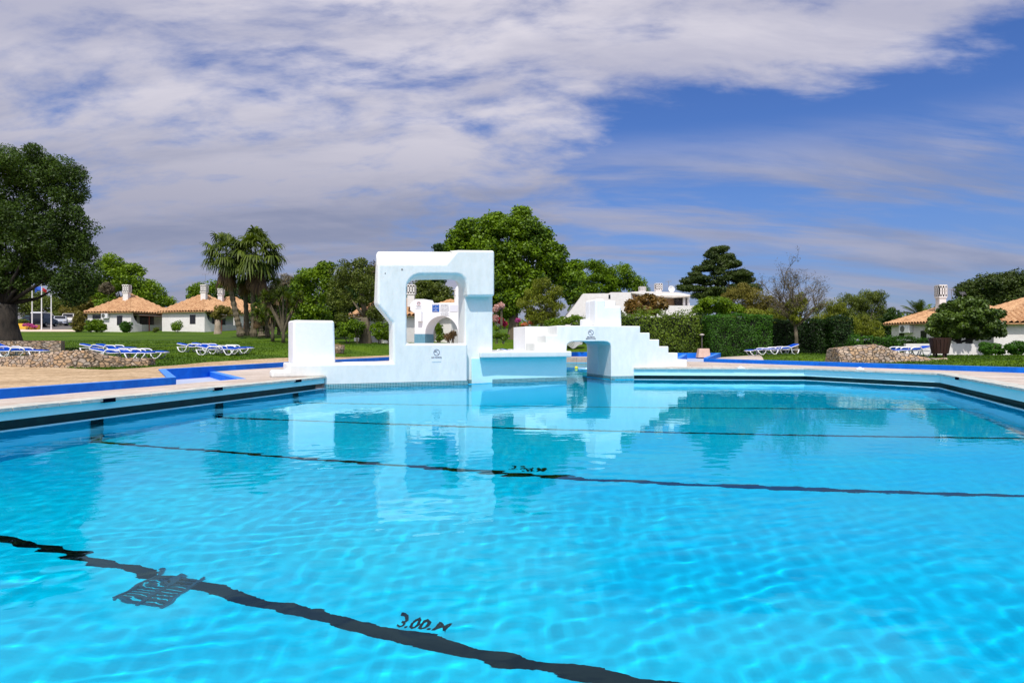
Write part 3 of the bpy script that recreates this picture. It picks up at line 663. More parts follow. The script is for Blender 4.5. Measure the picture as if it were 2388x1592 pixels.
m_ = MB(); m_.box(-Lg/2-0.03, Lg/2+0.03, -Wg/2-0.03, -Wg/2, 0, 0.04); m_.box(-Lg/2-0.03, Lg/2+0.03, Wg/2, Wg/2+0.03, 0, 0.04); m_.box(-Lg/2-0.03, Lg/2+0.03, -0.02, 0.02, 0, 0.035)
m_.build('grate_frame', surf('grate_frame_metal', (0.003, 0.14, 0.22), rough=0.4), ge)
# real caustics through the surface
water.cycles.is_caustics_caster = True
basin.cycles.is_caustics_receiver = True
sl.cycles.is_caustics_light = True

for i, (u, v) in enumerate(((1731, 860), (2011, 862.5))):
    Y = (EYE-ZR)*F/(v-HZ); e = empty('skimmer_lid', (px(u, 0, Y).x, Y+0.16, ZR), R(-8-12*i), ['white skimmer lid on the far coping right of the stairs', 'white skimmer lid on the right coping below the stone mound'][i], 'lid', 'skimmer lids')
    m_ = MB(); m_.box(-0.12, 0.12, -0.09, 0.09, 0.0, 0.05); m_.build('lid_plate', M['signw'], e, bevel=0.02); m_ = MB(); m_.tube([(-0.05, 0, 0.055), (-0.04, 0, 0.085), (0.04, 0, 0.085), (0.05, 0, 0.055)], 0.01, 6); m_.build('handle', M['signw'], e)
# ------------------------------------------------------------------ ground
outline = [(-12.9, -4.5), (25.8, -4.5), (25.3, 1.0), (20.15, 13.05), (15.62, 21.2), (9.42, 33.4), (12.4, 41.12), (7.95, 41.12), (7.95, 51.45), (-0.45, 51.45), (-0.45, 42.45), (-6.65, 42.45), (-9.6, 28.96), (-11.15, 21.82), (-8.26, 16.6)]
def seg_dist(x, y, poly):
    best = 1e9; n_ = len(poly)
    for i in range(n_):
        ax, ay = poly[i]; bx, by = poly[(i+1) % n_]; dx_, dy_ = bx-ax, by-ay
        t = max(0, min(1, ((x-ax)*dx_+(y-ay)*dy_)/(dx_*dx_+dy_*dy_))); best = min(best, math.hypot(x-ax-t*dx_, y-ay-t*dy_))
    return best
def ss(v, a, b):
    t = max(0.0, min(1.0, (v-a)/(b-a))); return t*t*(3-2*t)
LP = ((-50, 25.2, 27.5, 33, 40, 50, 60, 78, 95, 120, 300, 3000), (0.5, 0.5, 0.72, 0.86, 1.08, 1.46, 1.9, 2.6, 3.7, 4.6, 5, 5))
RP = ((-50, 24, 30, 38, 45, 60, 100, 3000), (0.5, 0.55, 0.74, 0.9, 0.93, 1.2, 1.5, 2))
def terrain(x, y):
    l = float(np.interp(y, *LP)); r_ = float(np.interp(y, *RP)); w = ss(x, -3, 10)
    mid = ss(x, -26, -6)*0.10; z = l*(1-mid)*(1-w)+r_*w
    z -= 0.30*ss(x, 13.5, 19)*ss(y, 31, 39)
    dd = seg_dist(x, y, outline); z = 0.5+(z-0.5)*ss(dd, 0, 5.5) if dd < 5.5 else z
    return z
sand_l = [(-40, -4.5), (-12.9, -4.5), (-8.26, 16.6), (-11.15, 21.82), (-9.6, 28.96), (-6.65, 42.45), (-6.2, 45.2), (-8.0, 42.6), (-9.2, 38.0), (-11.4, 33.0), (-12.4, 27.8), (-13.0, 24.5), (-13.1, 22.3), (-14.2, 23.0), (-16.6, 25.0), (-19.3, 25.9), (-40, 26.4)]
pave_r = [(9.42, 33.4), (11.1, 30.1), (14.8, 41.0), (12.4, 41.12)]
lot = [(-90, 85), (-55.5, 85), (-62, 118), (-110, 118)]
lotpath = [(-90, 79.5), (-50.5, 79.5), (-54.5, 85), (-90, 85)]
def densify(poly, step):
    out = []
    for i in range(len(poly)):
        a, b = Vector(poly[i]), Vector(poly[(i+1) % len(poly)]); k = max(1, int((b-a).length/step))
        out += [tuple(a.lerp(b, j/k)) for j in range(k)]
    return out
def make_ground():
    verts = []; edges = []
    def add_loop(poly):
        b = len(verts); verts.extend(Vector(p) for p in poly); m_ = len(poly); edges.extend((b+i, b+(i+1) % m_) for i in range(m_))
    hole = densify(outline, 1.5); add_loop(hole)
    regs = [densify(sand_l, 1.5), densify(pave_r, 2), densify(lot, 4), densify(lotpath, 4)]
    for r_ in regs: add_loop(r_)
    rng = random.Random(3); y = -30.0
    rows = []
    while y < 60: rows.append((y, 1.3)); y += 1.3
    while y < 150: rows.append((y, 4.0)); y += 4.0
    pts = []
    for y, st in rows:
        x = -110.0
        while x < 110:
            s_ = st if (abs(x) < 45) else 5.0
            pts.append((x+rng.uniform(-.2, .2)*s_, y+rng.uniform(-.2, .2)*st)); x += s_
    for r0 in (170, 260, 420, 800, 1500, 2900):
        for k in range(36): pts.append((r0*math.cos(k*math.pi/18), r0*math.sin(k*math.pi/18)))
    P = np.array(pts); ins = pip(P[:, 0], P[:, 1], outline)
    verts.extend(Vector(p) for p, i_ in zip(pts, ins) if not i_)
    vo, eo, fo_, *_ = delaunay_2d_cdt(verts, edges, [], 0, 1e-4)
    V = np.array([(v.x, v.y, 0) for v in vo]); Fc = np.array([f for f in fo_ if len(f) == 3])
    c = V[Fc].mean(1); ok = ~pip(c[:, 0], c[:, 1], outline); Fc = Fc[ok]; c = c[ok]
    V[:, 2] = [terrain(x, y) for x, y, _ in V]
    sel = np.zeros(len(Fc), int)
    for i, r_ in enumerate((sand_l, pave_r, lot, lotpath), 1): sel[pip(c[:, 0], c[:, 1], r_)] = i
    res = []
    for i in range(5):
        q = Fc[sel == i]; u_ = np.unique(q); rm_ = -np.ones(len(V), int); rm_[u_] = np.arange(len(u_)); res.append((V[u_], rm_[q]))
    return res
def grass_mat():
    m, nt, out = _nt('lawn_grass'); N = nt.nodes.new; L = nt.links.new
    p = N('ShaderNodeBsdfPrincipled'); p.inputs['Roughness'].default_value = 0.85; p.inputs['Specular IOR Level'].default_value = 0.15; L(p.outputs[0], out.inputs[0])
    g = N('ShaderNodeNewGeometry'); mp = N('ShaderNodeMapping'); mp.inputs['Scale'].default_value = (1, 1, 1); L(g.outputs['Position'], mp.inputs['Vector'])
    def nz(s_, d_, st=(1, 1, 1)):
        m2 = N('ShaderNodeMapping'); m2.inputs['Scale'].default_value = st; L(g.outputs['Position'], m2.inputs['Vector'])
        n_ = N('ShaderNodeTexNoise'); n_.inputs['Scale'].default_value = s_; n_.inputs['Detail'].default_value = d_; L(m2.outputs[0], n_.inputs['Vector']); return n_.outputs[0]
    r_ = N('ShaderNodeValToRGB'); L(nz(0.35, 6, (0.5, 1.4, 1)), r_.inputs[0]); e = r_.color_ramp.elements
    e[0].position = 0.33; e[0].color = (0.036, 0.090, 0.003, 1); e[1].position = 0.68; e[1].color = (0.110, 0.195, 0.006, 1)
    r2 = N('ShaderNodeValToRGB'); L(nz(9, 6), r2.inputs[0]); e = r2.color_ramp.elements
    e[0].position = 0.3; e[0].color = (0.45, 0.5, 0.45, 1); e[1].position = 0.7; e[1].color = (1.25, 1.2, 1.1, 1)
    mx = N('ShaderNodeMix'); mx.data_type = 'RGBA'; mx.blend_type = 'MULTIPLY'; mx.inputs[0].default_value = 1; L(r_.outputs[0], mx.inputs[6]); L(r2.outputs[0], mx.inputs[7])
    L(mx.outputs[2], p.inputs['Base Color'])
    b = N('ShaderNodeBump'); b.inputs['Distance'].default_value = 0.05; L(nz(22, 4), b.inputs['Height']); L(b.outputs[0], p.inputs['Normal'])
    return m
M['grass'] = grass_mat()
M['sand'] = surf('sandy_gravel', (0.45, 0.31, 0.165), (0.60, 0.44, 0.26), scale=0.8, rough=0.95, bump=0.02, bscale=9, c3=(0.52, 0.47, 0.40), s3=9.0, coords='World', detail=9, contrast=(0.38, 0.56))
M['asphalt'] = surf('asphalt', (0.10, 0.09, 0.085), (0.16, 0.145, 0.135), scale=1.5, rough=0.9)
gr_ = make_ground()
for (V_, Q_), nm, mt in zip(gr_, ('lawn', 'sand_ground', 'paving', 'car_park', 'footpath'), (M['grass'], M['sand'], M['concrete'], M['asphalt'], surf('pale_path', (0.60, 0.47, 0.36), (0.70, 0.57, 0.45), scale=2, rough=0.9))):
    tag(np_mesh(nm, V_, Q_, mt, smooth=True), kind='structure')
def G(u, Y):                                             # ground point below photo column u at distance Y
    x = (u-CX)/F*Y; return Vector((x, Y, terrain(x, Y)))
# ------------------------------------------------------------------ grass tufts on the near lawn (uncountable)
def tufts():
    rng = np.random.RandomState(11); n_ = 60000
    Y = 22+30*rng.rand(n_)**1.3; X = (rng.uniform(0, 2388, n_)-CX)/F*Y
    ok = ~pip(X, Y, outline) & ~pip(X, Y, sand_l) & ~pip(X, Y, pave_r)
    X, Y = X[ok], Y[ok]; Z = np.array([terrain(x, y) for x, y in zip(X, Y)])
    a = rng.uniform(0, 2*np.pi, len(X)); w = 0.035; h = rng.uniform(0.03, 0.075, len(X)); lx, ly = np.cos(a), np.sin(a); tx, ty = rng.uniform(-.03, .03, len(X)), rng.uniform(-.03, .03, len(X))
    V = np.stack([np.stack([X-lx*w, Y-ly*w, Z-0.01], 1), np.stack([X+lx*w, Y+ly*w, Z-0.01], 1), np.stack([X+tx, Y+ty, Z+h], 1)], 1).reshape(-1, 3)
    o = np_mesh('grass', V, np.arange(len(V)).reshape(-1, 3), M['grass']); tag(o, 'short mown grass blades covering the lawn round the pool', 'grass', kind='stuff')
tufts()
# ------------------------------------------------------------------ stone walls
def stone_mat():
    m, nt, out = _nt('rubble_stone'); N = nt.nodes.new; L = nt.links.new
    p = N('ShaderNodeBsdfPrincipled'); p.inputs['Roughness'].default_value = 0.9; L(p.outputs[0], out.inputs[0])
    tc = N('ShaderNodeTexCoord'); mp = N('ShaderNodeMapping'); mp.inputs['Scale'].default_value = (6.0, 6.0, 10.5)
    n0 = N('ShaderNodeTexNoise'); n0.inputs['Scale'].default_value = 2.5; L(tc.outputs['Object'], n0.inputs['Vector'])
    ad = N('ShaderNodeMix'); ad.data_type = 'VECTOR'; ad.inputs[0].default_value = 0.12; L(tc.outputs['Object'], ad.inputs[4]); L(n0.outputs[1], ad.inputs[5])
    L(ad.outputs[1], mp.inputs['Vector'])
    v = N('ShaderNodeTexVoronoi'); v.feature = 'DISTANCE_TO_EDGE'; v.inputs['Scale'].default_value = 1.0; L(mp.outputs[0], v.inputs['Vector'])
    v2 = N('ShaderNodeTexVoronoi'); v2.inputs['Scale'].default_value = 1.0; L(mp.outputs[0], v2.inputs['Vector'])
    sep = N('ShaderNodeSeparateColor'); L(v2.outputs['Color'], sep.inputs[0])
    r_ = N('ShaderNodeValToRGB'); L(sep.outputs[0], r_.inputs[0]); cr_ = r_.color_ramp; cr_.interpolation = 'CONSTANT'
    cols = [(0.42, 0.32, 0.22), (0.52, 0.42, 0.31), (0.46, 0.33, 0.20), (0.36, 0.29, 0.23), (0.48, 0.33, 0.19), (0.40, 0.35, 0.29)]
    cr_.elements[0].color = (*cols[0], 1); cr_.elements[1].position = 0.17; cr_.elements[1].color = (*cols[1], 1)
    for i in range(2, 6): e = cr_.elements.new(0.17*i); e.color = (*cols[i], 1)
    n2 = N('ShaderNodeTexNoise'); n2.inputs['Scale'].default_value = 14; n2.inputs['Detail'].default_value = 6; L(tc.outputs['Object'], n2.inputs['Vector'])
    r3 = N('ShaderNodeValToRGB'); L(n2.outputs[0], r3.inputs[0]); r3.color_ramp.elements[0].color = (0.55, 0.52, 0.5, 1); r3.color_ramp.elements[1].color = (1.25, 1.2, 1.15, 1)
    mx = N('ShaderNodeMix'); mx.data_type = 'RGBA'; mx.blend_type = 'MULTIPLY'; mx.inputs[0].default_value = 1; L(r_.outputs[0], mx.inputs[6]); L(r3.outputs[0], mx.inputs[7])
    st = N('ShaderNodeMapRange'); st.interpolation_type = 'SMOOTHSTEP'; st.inputs['From Min'].default_value = 0.02; st.inputs['From Max'].default_value = 0.10; L(v.outputs[0], st.inputs[0])
    m2 = N('ShaderNodeMix'); m2.data_type = 'RGBA'; L(st.outputs[0], m2.inputs[0]); m2.inputs[6].default_value = (0.10, 0.075, 0.05, 1); L(mx.outputs[2], m2.inputs[7])
    L(m2.outputs[2], p.inputs['Base Color'])
    b = N('ShaderNodeBump'); b.inputs['Distance'].default_value = 0.05; L(st.outputs[0], b.inputs['Height']); L(b.outputs[0], p.inputs['Normal'])
    return m
M['stone'] = stone_mat()
def stone_wall(cols, Yf, depth, label, name='stone_wall'):
    """cols: (photo column, photo row of the crest, photo row of the foot); battered, rounded crest"""
    root = empty(name, px(cols[len(cols)//2][0], 800, Yf(0.5))*Vector((1, 1, 0)), 0, label, 'stone wall')
    n_ = len(cols); rows = []; rng = random.Random(len(label))
    us = []; 
    for i in range(n_-1):
        for k in range(5): f = k/5; us.append([cols[i][j]*(1-f)+cols[i+1][j]*f for j in range(3)])
    us.append(list(cols[-1])); m_ = MB(); K = len(us); pr = [(0.0, 0.0, -0.3), (0.0, 0.0, 0.0), (0.10, 0.0, 0.55), (0.22, 0.0, 0.9), (0.38, 0, 1.0), (1.0, 0, 0.92), (1.2, 0, -0.3)]
    for i, (u, vt, vb) in enumerate(us):
        f = i/(K-1); Y = Yf(f); zb = EYE-(vb-HZ)/F*Y; zt = EYE-(vt-HZ)/F*(Y+0.15)
        for a, _, c in pr:
            yy = Y+a*depth; z = zb+(zt-zb)*max(c, 0)+(-0.3 if c < 0 else 0); x = (u-CX)/F*Y
            m_.v.append((x-root.location.x+rng.uniform(-.02, .02), yy-root.location.y+rng.uniform(-.03, .03), z+rng.uniform(-.02, .02)))
    q = len(pr)
    for i in range(K-1):
        for j in range(q-1): m_.f.append((i*q+j, (i+1)*q+j, (i+1)*q+j+1, i*q+j+1))
    m_.f += [tuple(range(q)), tuple(range((K-1)*q+q-1, (K-1)*q-1, -1))]
    m_.build('wall_body', M['stone'], root); return root
stone_wall([(-60, 834, 862), (0, 833, 851), (95, 823, 849), (150, 817, 847.5), (195, 815.5, 849), (230, 827, 851), (285, 834.5, 852), (345, 836, 851)], lambda f: 25.6-1.2*math.sin(f*3.1), 0.5, 'low rubble stone wall with a raised hump, beside the sandy strip on the left')
stone_wall([(1960, 812, 840), (1985, 808, 841), (2020, 804, 841.5), (2052, 803, 842), (2075, 806, 842), (2110, 821, 842), (2150, 828, 841), (2175, 834, 841)], lambda f: 27.6+0.2*f, 1.2, 'rounded rubble stone mound on the grass in front of the right loungers')
stone_wall([(2172, 836, 841), (2190, 835, 841), (2213, 834.5, 839.5)], lambda f: 28.2, 0.7, 'low end course of pale stones below the brown litter bin', 'stone_kerb')
# planter round the big olive tree
pl_ = empty('stone_planter', (-25.5, 33.0, 0), 0, 'dark rubble planter wall under the big olive tree at the left', 'planter')
m_ = MB(); a = px(142, 800, 31.5); m_.prism([(-36-pl_.location.x, 31.2-33.0), (a.x-pl_.location.x, 31.5-33), (a.x-2.1-pl_.location.x, 35.0-33), (-26.5-pl_.location.x, 40-33), (-36-pl_.location.x, 40-33)], 0.6, 1.46)
m_.build('planter_wall', M['stone'], pl_)
m_ = MB(); m_.prism([(-35.8-pl_.location.x, 31.5-33.0), (a.x-0.25-pl_.location.x, 31.8-33), (a.x-2.35-pl_.location.x, 34.8-33), (-26.7-pl_.location.x, 39.8-33), (-35.8-pl_.location.x, 39.8-33)], 1.4, 1.475)
m_.build('soil', surf('planter_soil', (0.05, 0.04, 0.025), (0.09, 0.07, 0.04), scale=3, rough=0.95, bump=0.03, bscale=6), pl_)
# small round stone pot behind the white block
sp = empty('stone_pot', G(789, 40), 0, 'round stone pot with reddish plants, half hidden behind the white block', 'plant pot')
m_ = MB(); m_.lathe([(0.30, 0), (0.38, 0.25), (0.36, 0.5), (0.30, 0.5), (0.28, 0.42)], 14); m_.build('pot', M['stone'], sp)
# ------------------------------------------------------------------ sun loungers
M['lp'] = surf('white_plastic', (0.80, 0.80, 0.80), rough=0.35)
M['lb'] = surf('blue_lounger_fabric', (0.003, 0.055, 0.42), (0.006, 0.08, 0.52), scale=6, rough=0.9, spec=0.1, bump=0.002, bscale=60)
def make_lounger(back_deg, label, rev=False):
    root = empty('sun_lounger', (0, 0, 0), 0, label, 'sun lounger', 'sun loungers on the lawn')
    Lh, Wd = 0.62, 0.32; zs = 0.30
    # sling: flat seat from x -0.25 .. 1.0, backrest from -0.25 to -1.0
    ba = R(back_deg); prof = [(1.0, zs-0.02), (0.6, zs), (0.2, zs-0.015), (-0.18, zs), (-0.18-0.4*math.cos(ba), zs+0.4*math.sin(ba)), (-0.18-0.80*math.cos(ba), zs+0.80*math.sin(ba))]
    def sling(pr, nm):
        m_ = MB(); t = 0.10; pr = [(a_, b_+0.07) for a_, b_ in pr]
        for x0, z0 in pr: m_.v += [(x0, -0.27, z0), (x0, 0.27, z0), (x0, 0.27, z0-t), (x0, -0.27, z0-t)]
        for i in range(len(pr)-1):
            b = i*4; m_.f += [(b, b+1, b+5, b+4), (b+2, b+3, b+7, b+6), (b+1, b+2, b+6, b+5), (b+3, b, b+4, b+7)]
        m_.f += [(0, 3, 2, 1), tuple(len(m_.v)-4+k for k in (0, 1, 2, 3))]; return m_.build(nm, M['lb'], root)
    sling(prof[:4], 'seat'); sling(prof[3:], 'backrest')
    m_ = MB()
    for s_ in (-1, 1):
        m_.tube([(1.02, s_*0.30, zs-0.02), (0.6, s_*0.30, zs), (-0.2, s_*0.30, zs-0.01), (-0.95, s_*0.30, zs-0.02)], 0.02, 6)
    m_.tube([(1.02, -0.30, zs-0.02), (1.02, 0.30, zs-0.02)], 0.03, 6); m_.tube([(-0.95, -0.30, zs-0.02), (-0.95, 0.30, zs-0.02)], 0.03, 6)
    m_.build('frame', M['lp'], root, smooth=True)
    if back_deg > 3:
        m_ = MB(); x1, z1 = prof[-1]
        for s_ in (-1, 1): m_.tube([(-0.18, s_*0.285, zs), (x1, s_*0.285, z1)], 0.024, 6)
        m_.tube([(x1, -0.285, z1), (x1, 0.285, z1)], 0.028, 6); m_.tube([(-0.6, -0.2, zs-0.02), (x1*0.85, -0.2, z1*0.85)], 0.018, 6)
        m_.build('back_frame', M['lp'], root, smooth=True)
    for s_ in (-1, 1):                                    # broad armrest hoop, one piece with the rear leg
        m_ = MB(); pts = [(-0.62, 0.0), (-0.34, 0.0), (-0.22, 0.20), (-0.16, 0.38), (-0.08, 0.455), (0.32, 0.455), (0.40, 0.40), (0.46, 0.22), (0.50, 0.03), (0.42, 0.0)] if False else None
        P_ = [(-0.92, 0.27), (-0.86, 0.10), (-0.76, 0.015), (-0.58, 0.015), (-0.47, 0.14), (-0.40, 0.34), (-0.33, 0.43), (-0.26, 0.455), (0.10, 0.445), (0.20, 0.40), (0.27, 0.27), (0.28, 0.27)]
        wx = 0.035
        m_.tube([(x, s_*(0.33+(0.03 if z > 0.3 else 0)), z) for x, z in P_], [0.030]*len(P_), 7)
        m_.build('armrest', M['lp'], root, smooth=True)
        m_ = MB(); m_.tube([(0.40, s_*0.30, 0.27), (0.47, s_*0.32, 0.12), (0.56, s_*0.33, 0.015), (0.70, s_*0.33, 0.015), (0.82, s_*0.31, 0.14), (0.90, s_*0.30, 0.26)], 0.026, 6)
        m_.build('leg', M['lp'], root, smooth=True)
    return root
lg_flat = make_lounger(2.5, 'x'); lg_low = make_lounger(12, 'x'); lg_up = make_lounger(20, 'x')
lounger_list = [ # (proto, photo column of the middle, distance, yaw, label)
    (lg_up, -14, 30.0, 4, 'blue sun lounger with raised back at the left edge, behind the rubble wall'),
    (lg_up, 28, 30.6, -4, 'blue sun lounger with raised backrest in front of the dark stone planter'),
    (lg_flat, 55, 29.2, 6, 'flat blue sun lounger with white arms at the right end of the leftmost group'),
    (lg_low, 236, 33.6, 10, 'rear left sun lounger of the five behind the hump of the rubble wall'),
    (lg_low, 270, 33.2, -6, 'rear right sun lounger of the five behind the hump of the rubble wall'),
    (lg_low, 272, 27.6, 14, 'front left sun lounger, nearest to the hump of the rubble wall'),
    (lg_low, 306, 27.9, -8, 'middle front sun lounger behind the low end of the rubble wall'),
    (lg_flat, 335, 28.6, 6, 'flat sun lounger reaching out past the right end of the rubble wall'),
    (lg_low, 458, 35.5, 8, 'rear left sun lounger of the group in the middle of the left lawn'),
    (lg_low, 490, 36.0, -5, 'rear middle sun lounger of the group in the middle of the left lawn'),
    (lg_low, 505, 32.5, 12, 'front left sun lounger of the group in the middle of the left lawn'),
    (lg_low, 530, 33.6, -12, 'front middle sun lounger of the group in the middle of the left lawn'),
    (lg_flat, 545, 34.4, 4, 'flat sun lounger at the right end of the group on the middle left lawn'),
    (lg_flat, 1170, 47.0, 4, 'far sun lounger seen between the tall monument and the stair bridge'),
    (lg_low, 1198, 45.5, 20, 'far sun lounger half hidden behind the left end of the stair bridge'),
    (lg_flat, 1777, 38.6, 184, 'leftmost of the three sun loungers in front of the dark hedge'),
    (lg_low, 1800, 38.0, 172, 'middle one of the three sun loungers in front of the dark hedge'),
    (lg_up, 1823, 37.2, 188, 'rightmost of the three hedge-side sun loungers, its back raised'),
    (lg_flat, 2092, 31.6, 176, 'sun lounger whose white arms show above the stone mound'),
    (lg_low, 2122, 30.8, 190, 'sun lounger with blue seat between the stone mound and the litter bin'),
]
for i, (pr, u, Y, yaw, lab) in enumerate(lounger_list):
    p = G(u, Y); c = copy_tree(pr, None, (p.x, p.y, p.z), R(yaw), lab, 0.9)
for pr in (lg_flat, lg_low, lg_up):
    for ch in children(pr): bpy.data.objects.remove(ch)
    bpy.data.objects.remove(pr)
# stacks of white loungers beyond the channel
def stack(u, Y, n_, label, rz, zoff=0):
    """every lounger of the stack is a thing"""
    p = G(u, Y)
    for k in range(n_):
        e = empty('stacked_lounger', (p.x+0.03*k, p.y, p.z+0.10*k), rz, label if k else label, 'sun lounger', 'white loungers stacked beyond the channel')
        e['label'] = ['lowest', 'second lowest', 'third lowest', 'fourth lowest', 'fifth lowest', 'third highest', 'second highest', 'topmost'][k] + ' ' + label
        m_ = MB(); n2 = 9; pts = []
        for j in range(n2):
            t = j/(n2-1); x = -0.7+1.4*t; z = 0.38-0.34*math.exp(-((t-0.5)/0.22)**2)+0.0
            pts.append((x, z))
        for x, z in pts: m_.v += [(x, -0.33, z), (x, 0.33, z), (x, 0.33, z-0.055), (x, -0.33, z-0.055)]
        for j in range(n2-1):
            b = j*4; m_.f += [(b, b+1, b+5, b+4), (b+2, b+3, b+7, b+6), (b+1, b+2, b+6, b+5), (b+3, b, b+4, b+7)]
        m_.f += [(0, 3, 2, 1), tuple(len(m_.v)-4+q for q in range(4))]
        m_.build('lounger_shell', M['lp'], e)
stack(1336, 54.5, 8, 'white lounger in the stack seen through the bridge opening', 0)
# ------------------------------------------------------------------ litter bin
bn = empty('litter_bin', G(2192, 29.8), 0, 'dark brown slatted wooden litter bin on legs, right of the stone mound', 'litter bin')
bn.location.z = px(0, 833.5, 29.8).z
M['brown'] = surf('dark_brown_wood', (0.028, 0.010, 0.008), (0.05, 0.018, 0.012), scale=3, rough=0.55, stretch=(6, 6, 1))
m_ = MB(); K = 18
for k in range(K):
    a0 = 2*math.pi*(k+0.06)/K; a1 = 2*math.pi*(k+0.94)/K
    vs = []
    for r_, z in ((0.30, 0.17), (0.42, 0.86)):
        for a in (a0, a1):
            for dr in (0, 0.025): vs.append(((r_+dr)*math.cos(a), (r_+dr)*math.sin(a), z))
    m_.add(vs, [(0, 4, 6, 2), (1, 3, 7, 5), (0, 1, 5, 4), (2, 6, 7, 3), (4, 5, 7, 6), (0, 2, 3, 1)])
m_.build('slats', M['brown'], bn)
m_ = MB(); m_.lathe([(0.27, 0.18), (0.385, 0.80), (0.36, 0.80), (0.25, 0.2)], 18); m_.build('liner', surf('bin_liner', (0.01, 0.008, 0.008), rough=0.7), bn)
for x, y in ((-0.26, 0), (0.26, 0), (0, -0.26), (0, 0.26)):
    m_ = MB(); m_.box(x-0.03, x+0.03, y-0.03, y+0.03, -0.05, 0.2); m_.build('leg', M['brown'], bn)
# concrete box and lamp in the hedge gap
cb_ = empty('concrete_box', G(1640, 40.5), 0, 'pinkish concrete service box with a slanted front in the hedge gap', 'box')
m_ = MB(); m_.v = [(-.36, -.25, 0), (.36, -.25, 0), (.36, .3, 0), (-.36, .3, 0), (-.26, -.12, .52), (.33, -.12, .52), (.33, .28, .52), (-.26, .28, .52)]; m_.f = [(0, 1, 5, 4), (1, 2, 6, 5), (2, 3, 7, 6), (3, 0, 4, 7), (4, 5, 6, 7), (3, 2, 1, 0)]
m_.build('box_body', surf('pink_concrete', (0.55, 0.36, 0.27), (0.64, 0.45, 0.35), scale=4, rough=0.8), cb_)
lp_ = empty('garden_lamp', G(1637, 41.2), 0, 'small garden lamp on a post in the dark hedge gap above the concrete box', 'lamp')
m_ = MB(); m_.tube([(0, 0, 0), (0, 0, 1.32)], 0.03, 8); m_.build('post', surf('lamp_grey', (0.12, 0.10, 0.09), rough=0.5), lp_)
m_ = MB(); m_.lathe([(0.04, 1.30), (0.15, 1.34), (0.13, 1.38), (0.04, 1.42)], 12); m_.build('lamp_head', surf('lamp_head_beige', (0.42, 0.38, 0.33), rough=0.6), lp_)
# ------------------------------------------------------------------ houses
M['wallw'] = surf('house_white_wall', (0.80, 0.77, 0.74), (0.87, 0.84, 0.81), scale=0.8, rough=0.8, bump=0.004, bscale=12, c3=(0.93, 0.91, 0.90), s3=5)
M['wallg'] = surf('house_grey_wall', (0.42, 0.43, 0.40), (0.50, 0.50, 0.47), scale=1.5, rough=0.85)
M['glass_dark'] = surf('dark_window_glass', (0.012, 0.013, 0.016), rough=0.12)
M['frame_dark'] = surf('dark_window_frame', (0.05, 0.04, 0.04), rough=0.5)
M['metal'] = surf('grey_metal', (0.35, 0.35, 0.36), rough=0.4, metal=0.6)
M['canvas'] = surf('awning_canvas', (0.66, 0.58, 0.50), (0.74, 0.67, 0.60), scale=3, rough=0.8)
M['redwood'] = surf('red_timber', (0.28, 0.06, 0.03), rough=0.7)
M['ochre'] = surf('ochre_wall', (0.70, 0.45, 0.24), (0.76, 0.52, 0.30), scale=1, rough=0.8)
M['roof'] = surf('terracotta_tiles', (0.42, 0.215, 0.095), (0.60, 0.36, 0.18), scale=2.0, rough=0.8, c3=(0.66, 0.62, 0.60), s3=8, detail=9, contrast=(0.34, 0.58), bump=0.02, bscale=8)
def hip_roof(corners, apex, parent, ncol=26, name='roof'):
    """four faces of barrel tiles running down from the apex; corners and apex local to the parent"""
    m_ = MB(); r_ = min(0.12, 0.26*(Vector(corners[1])-Vector(corners[0])).length/ncol)
    for i in range(4):
        a, b, t = Vector(corners[i]), Vector(corners[(i+1) % 4]), Vector(apex); nrm = (b-a).cross(t-a).normalized()
        if nrm.z < 0: nrm = -nrm
        mid = (a+b)/2; down = (mid-t)
        for k in range(ncol):
            f0, f1 = k/ncol, (k+1)/ncol
            def top(f):                                  # where the line parallel to 'down' through the eave point meets the hip
                s_ = 1-2*abs(f-0.5); return a.lerp(b, f)-down*s_
            e = []
            for f, h in ((f0, 0), (f0+(f1-f0)*0.22, r_*1.3), (f0+(f1-f0)*0.5, r_*1.9), (f0+(f1-f0)*0.78, r_*1.3), (f1, 0)):
                e += [a.lerp(b, f)+nrm*h, top(f)+nrm*h]
            m_.add(e, [(0, 2, 3, 1), (2, 4, 5, 3), (4, 6, 7, 5), (6, 8, 9, 7)])
        m_.tube([a+nrm*0.03, t+Vector((0, 0, 0.05))], 0.085, 6)
    lo = [Vector(c)-Vector((0, 0, 0.07)) for c in corners]
    m_.add([Vector(c) for c in corners]+lo, [(0, 1, 5, 4), (1, 2, 6, 5), (2, 3, 7, 6), (3, 0, 4, 7), (7, 6, 5, 4)])
    return m_.build(name, M['roof'], parent)
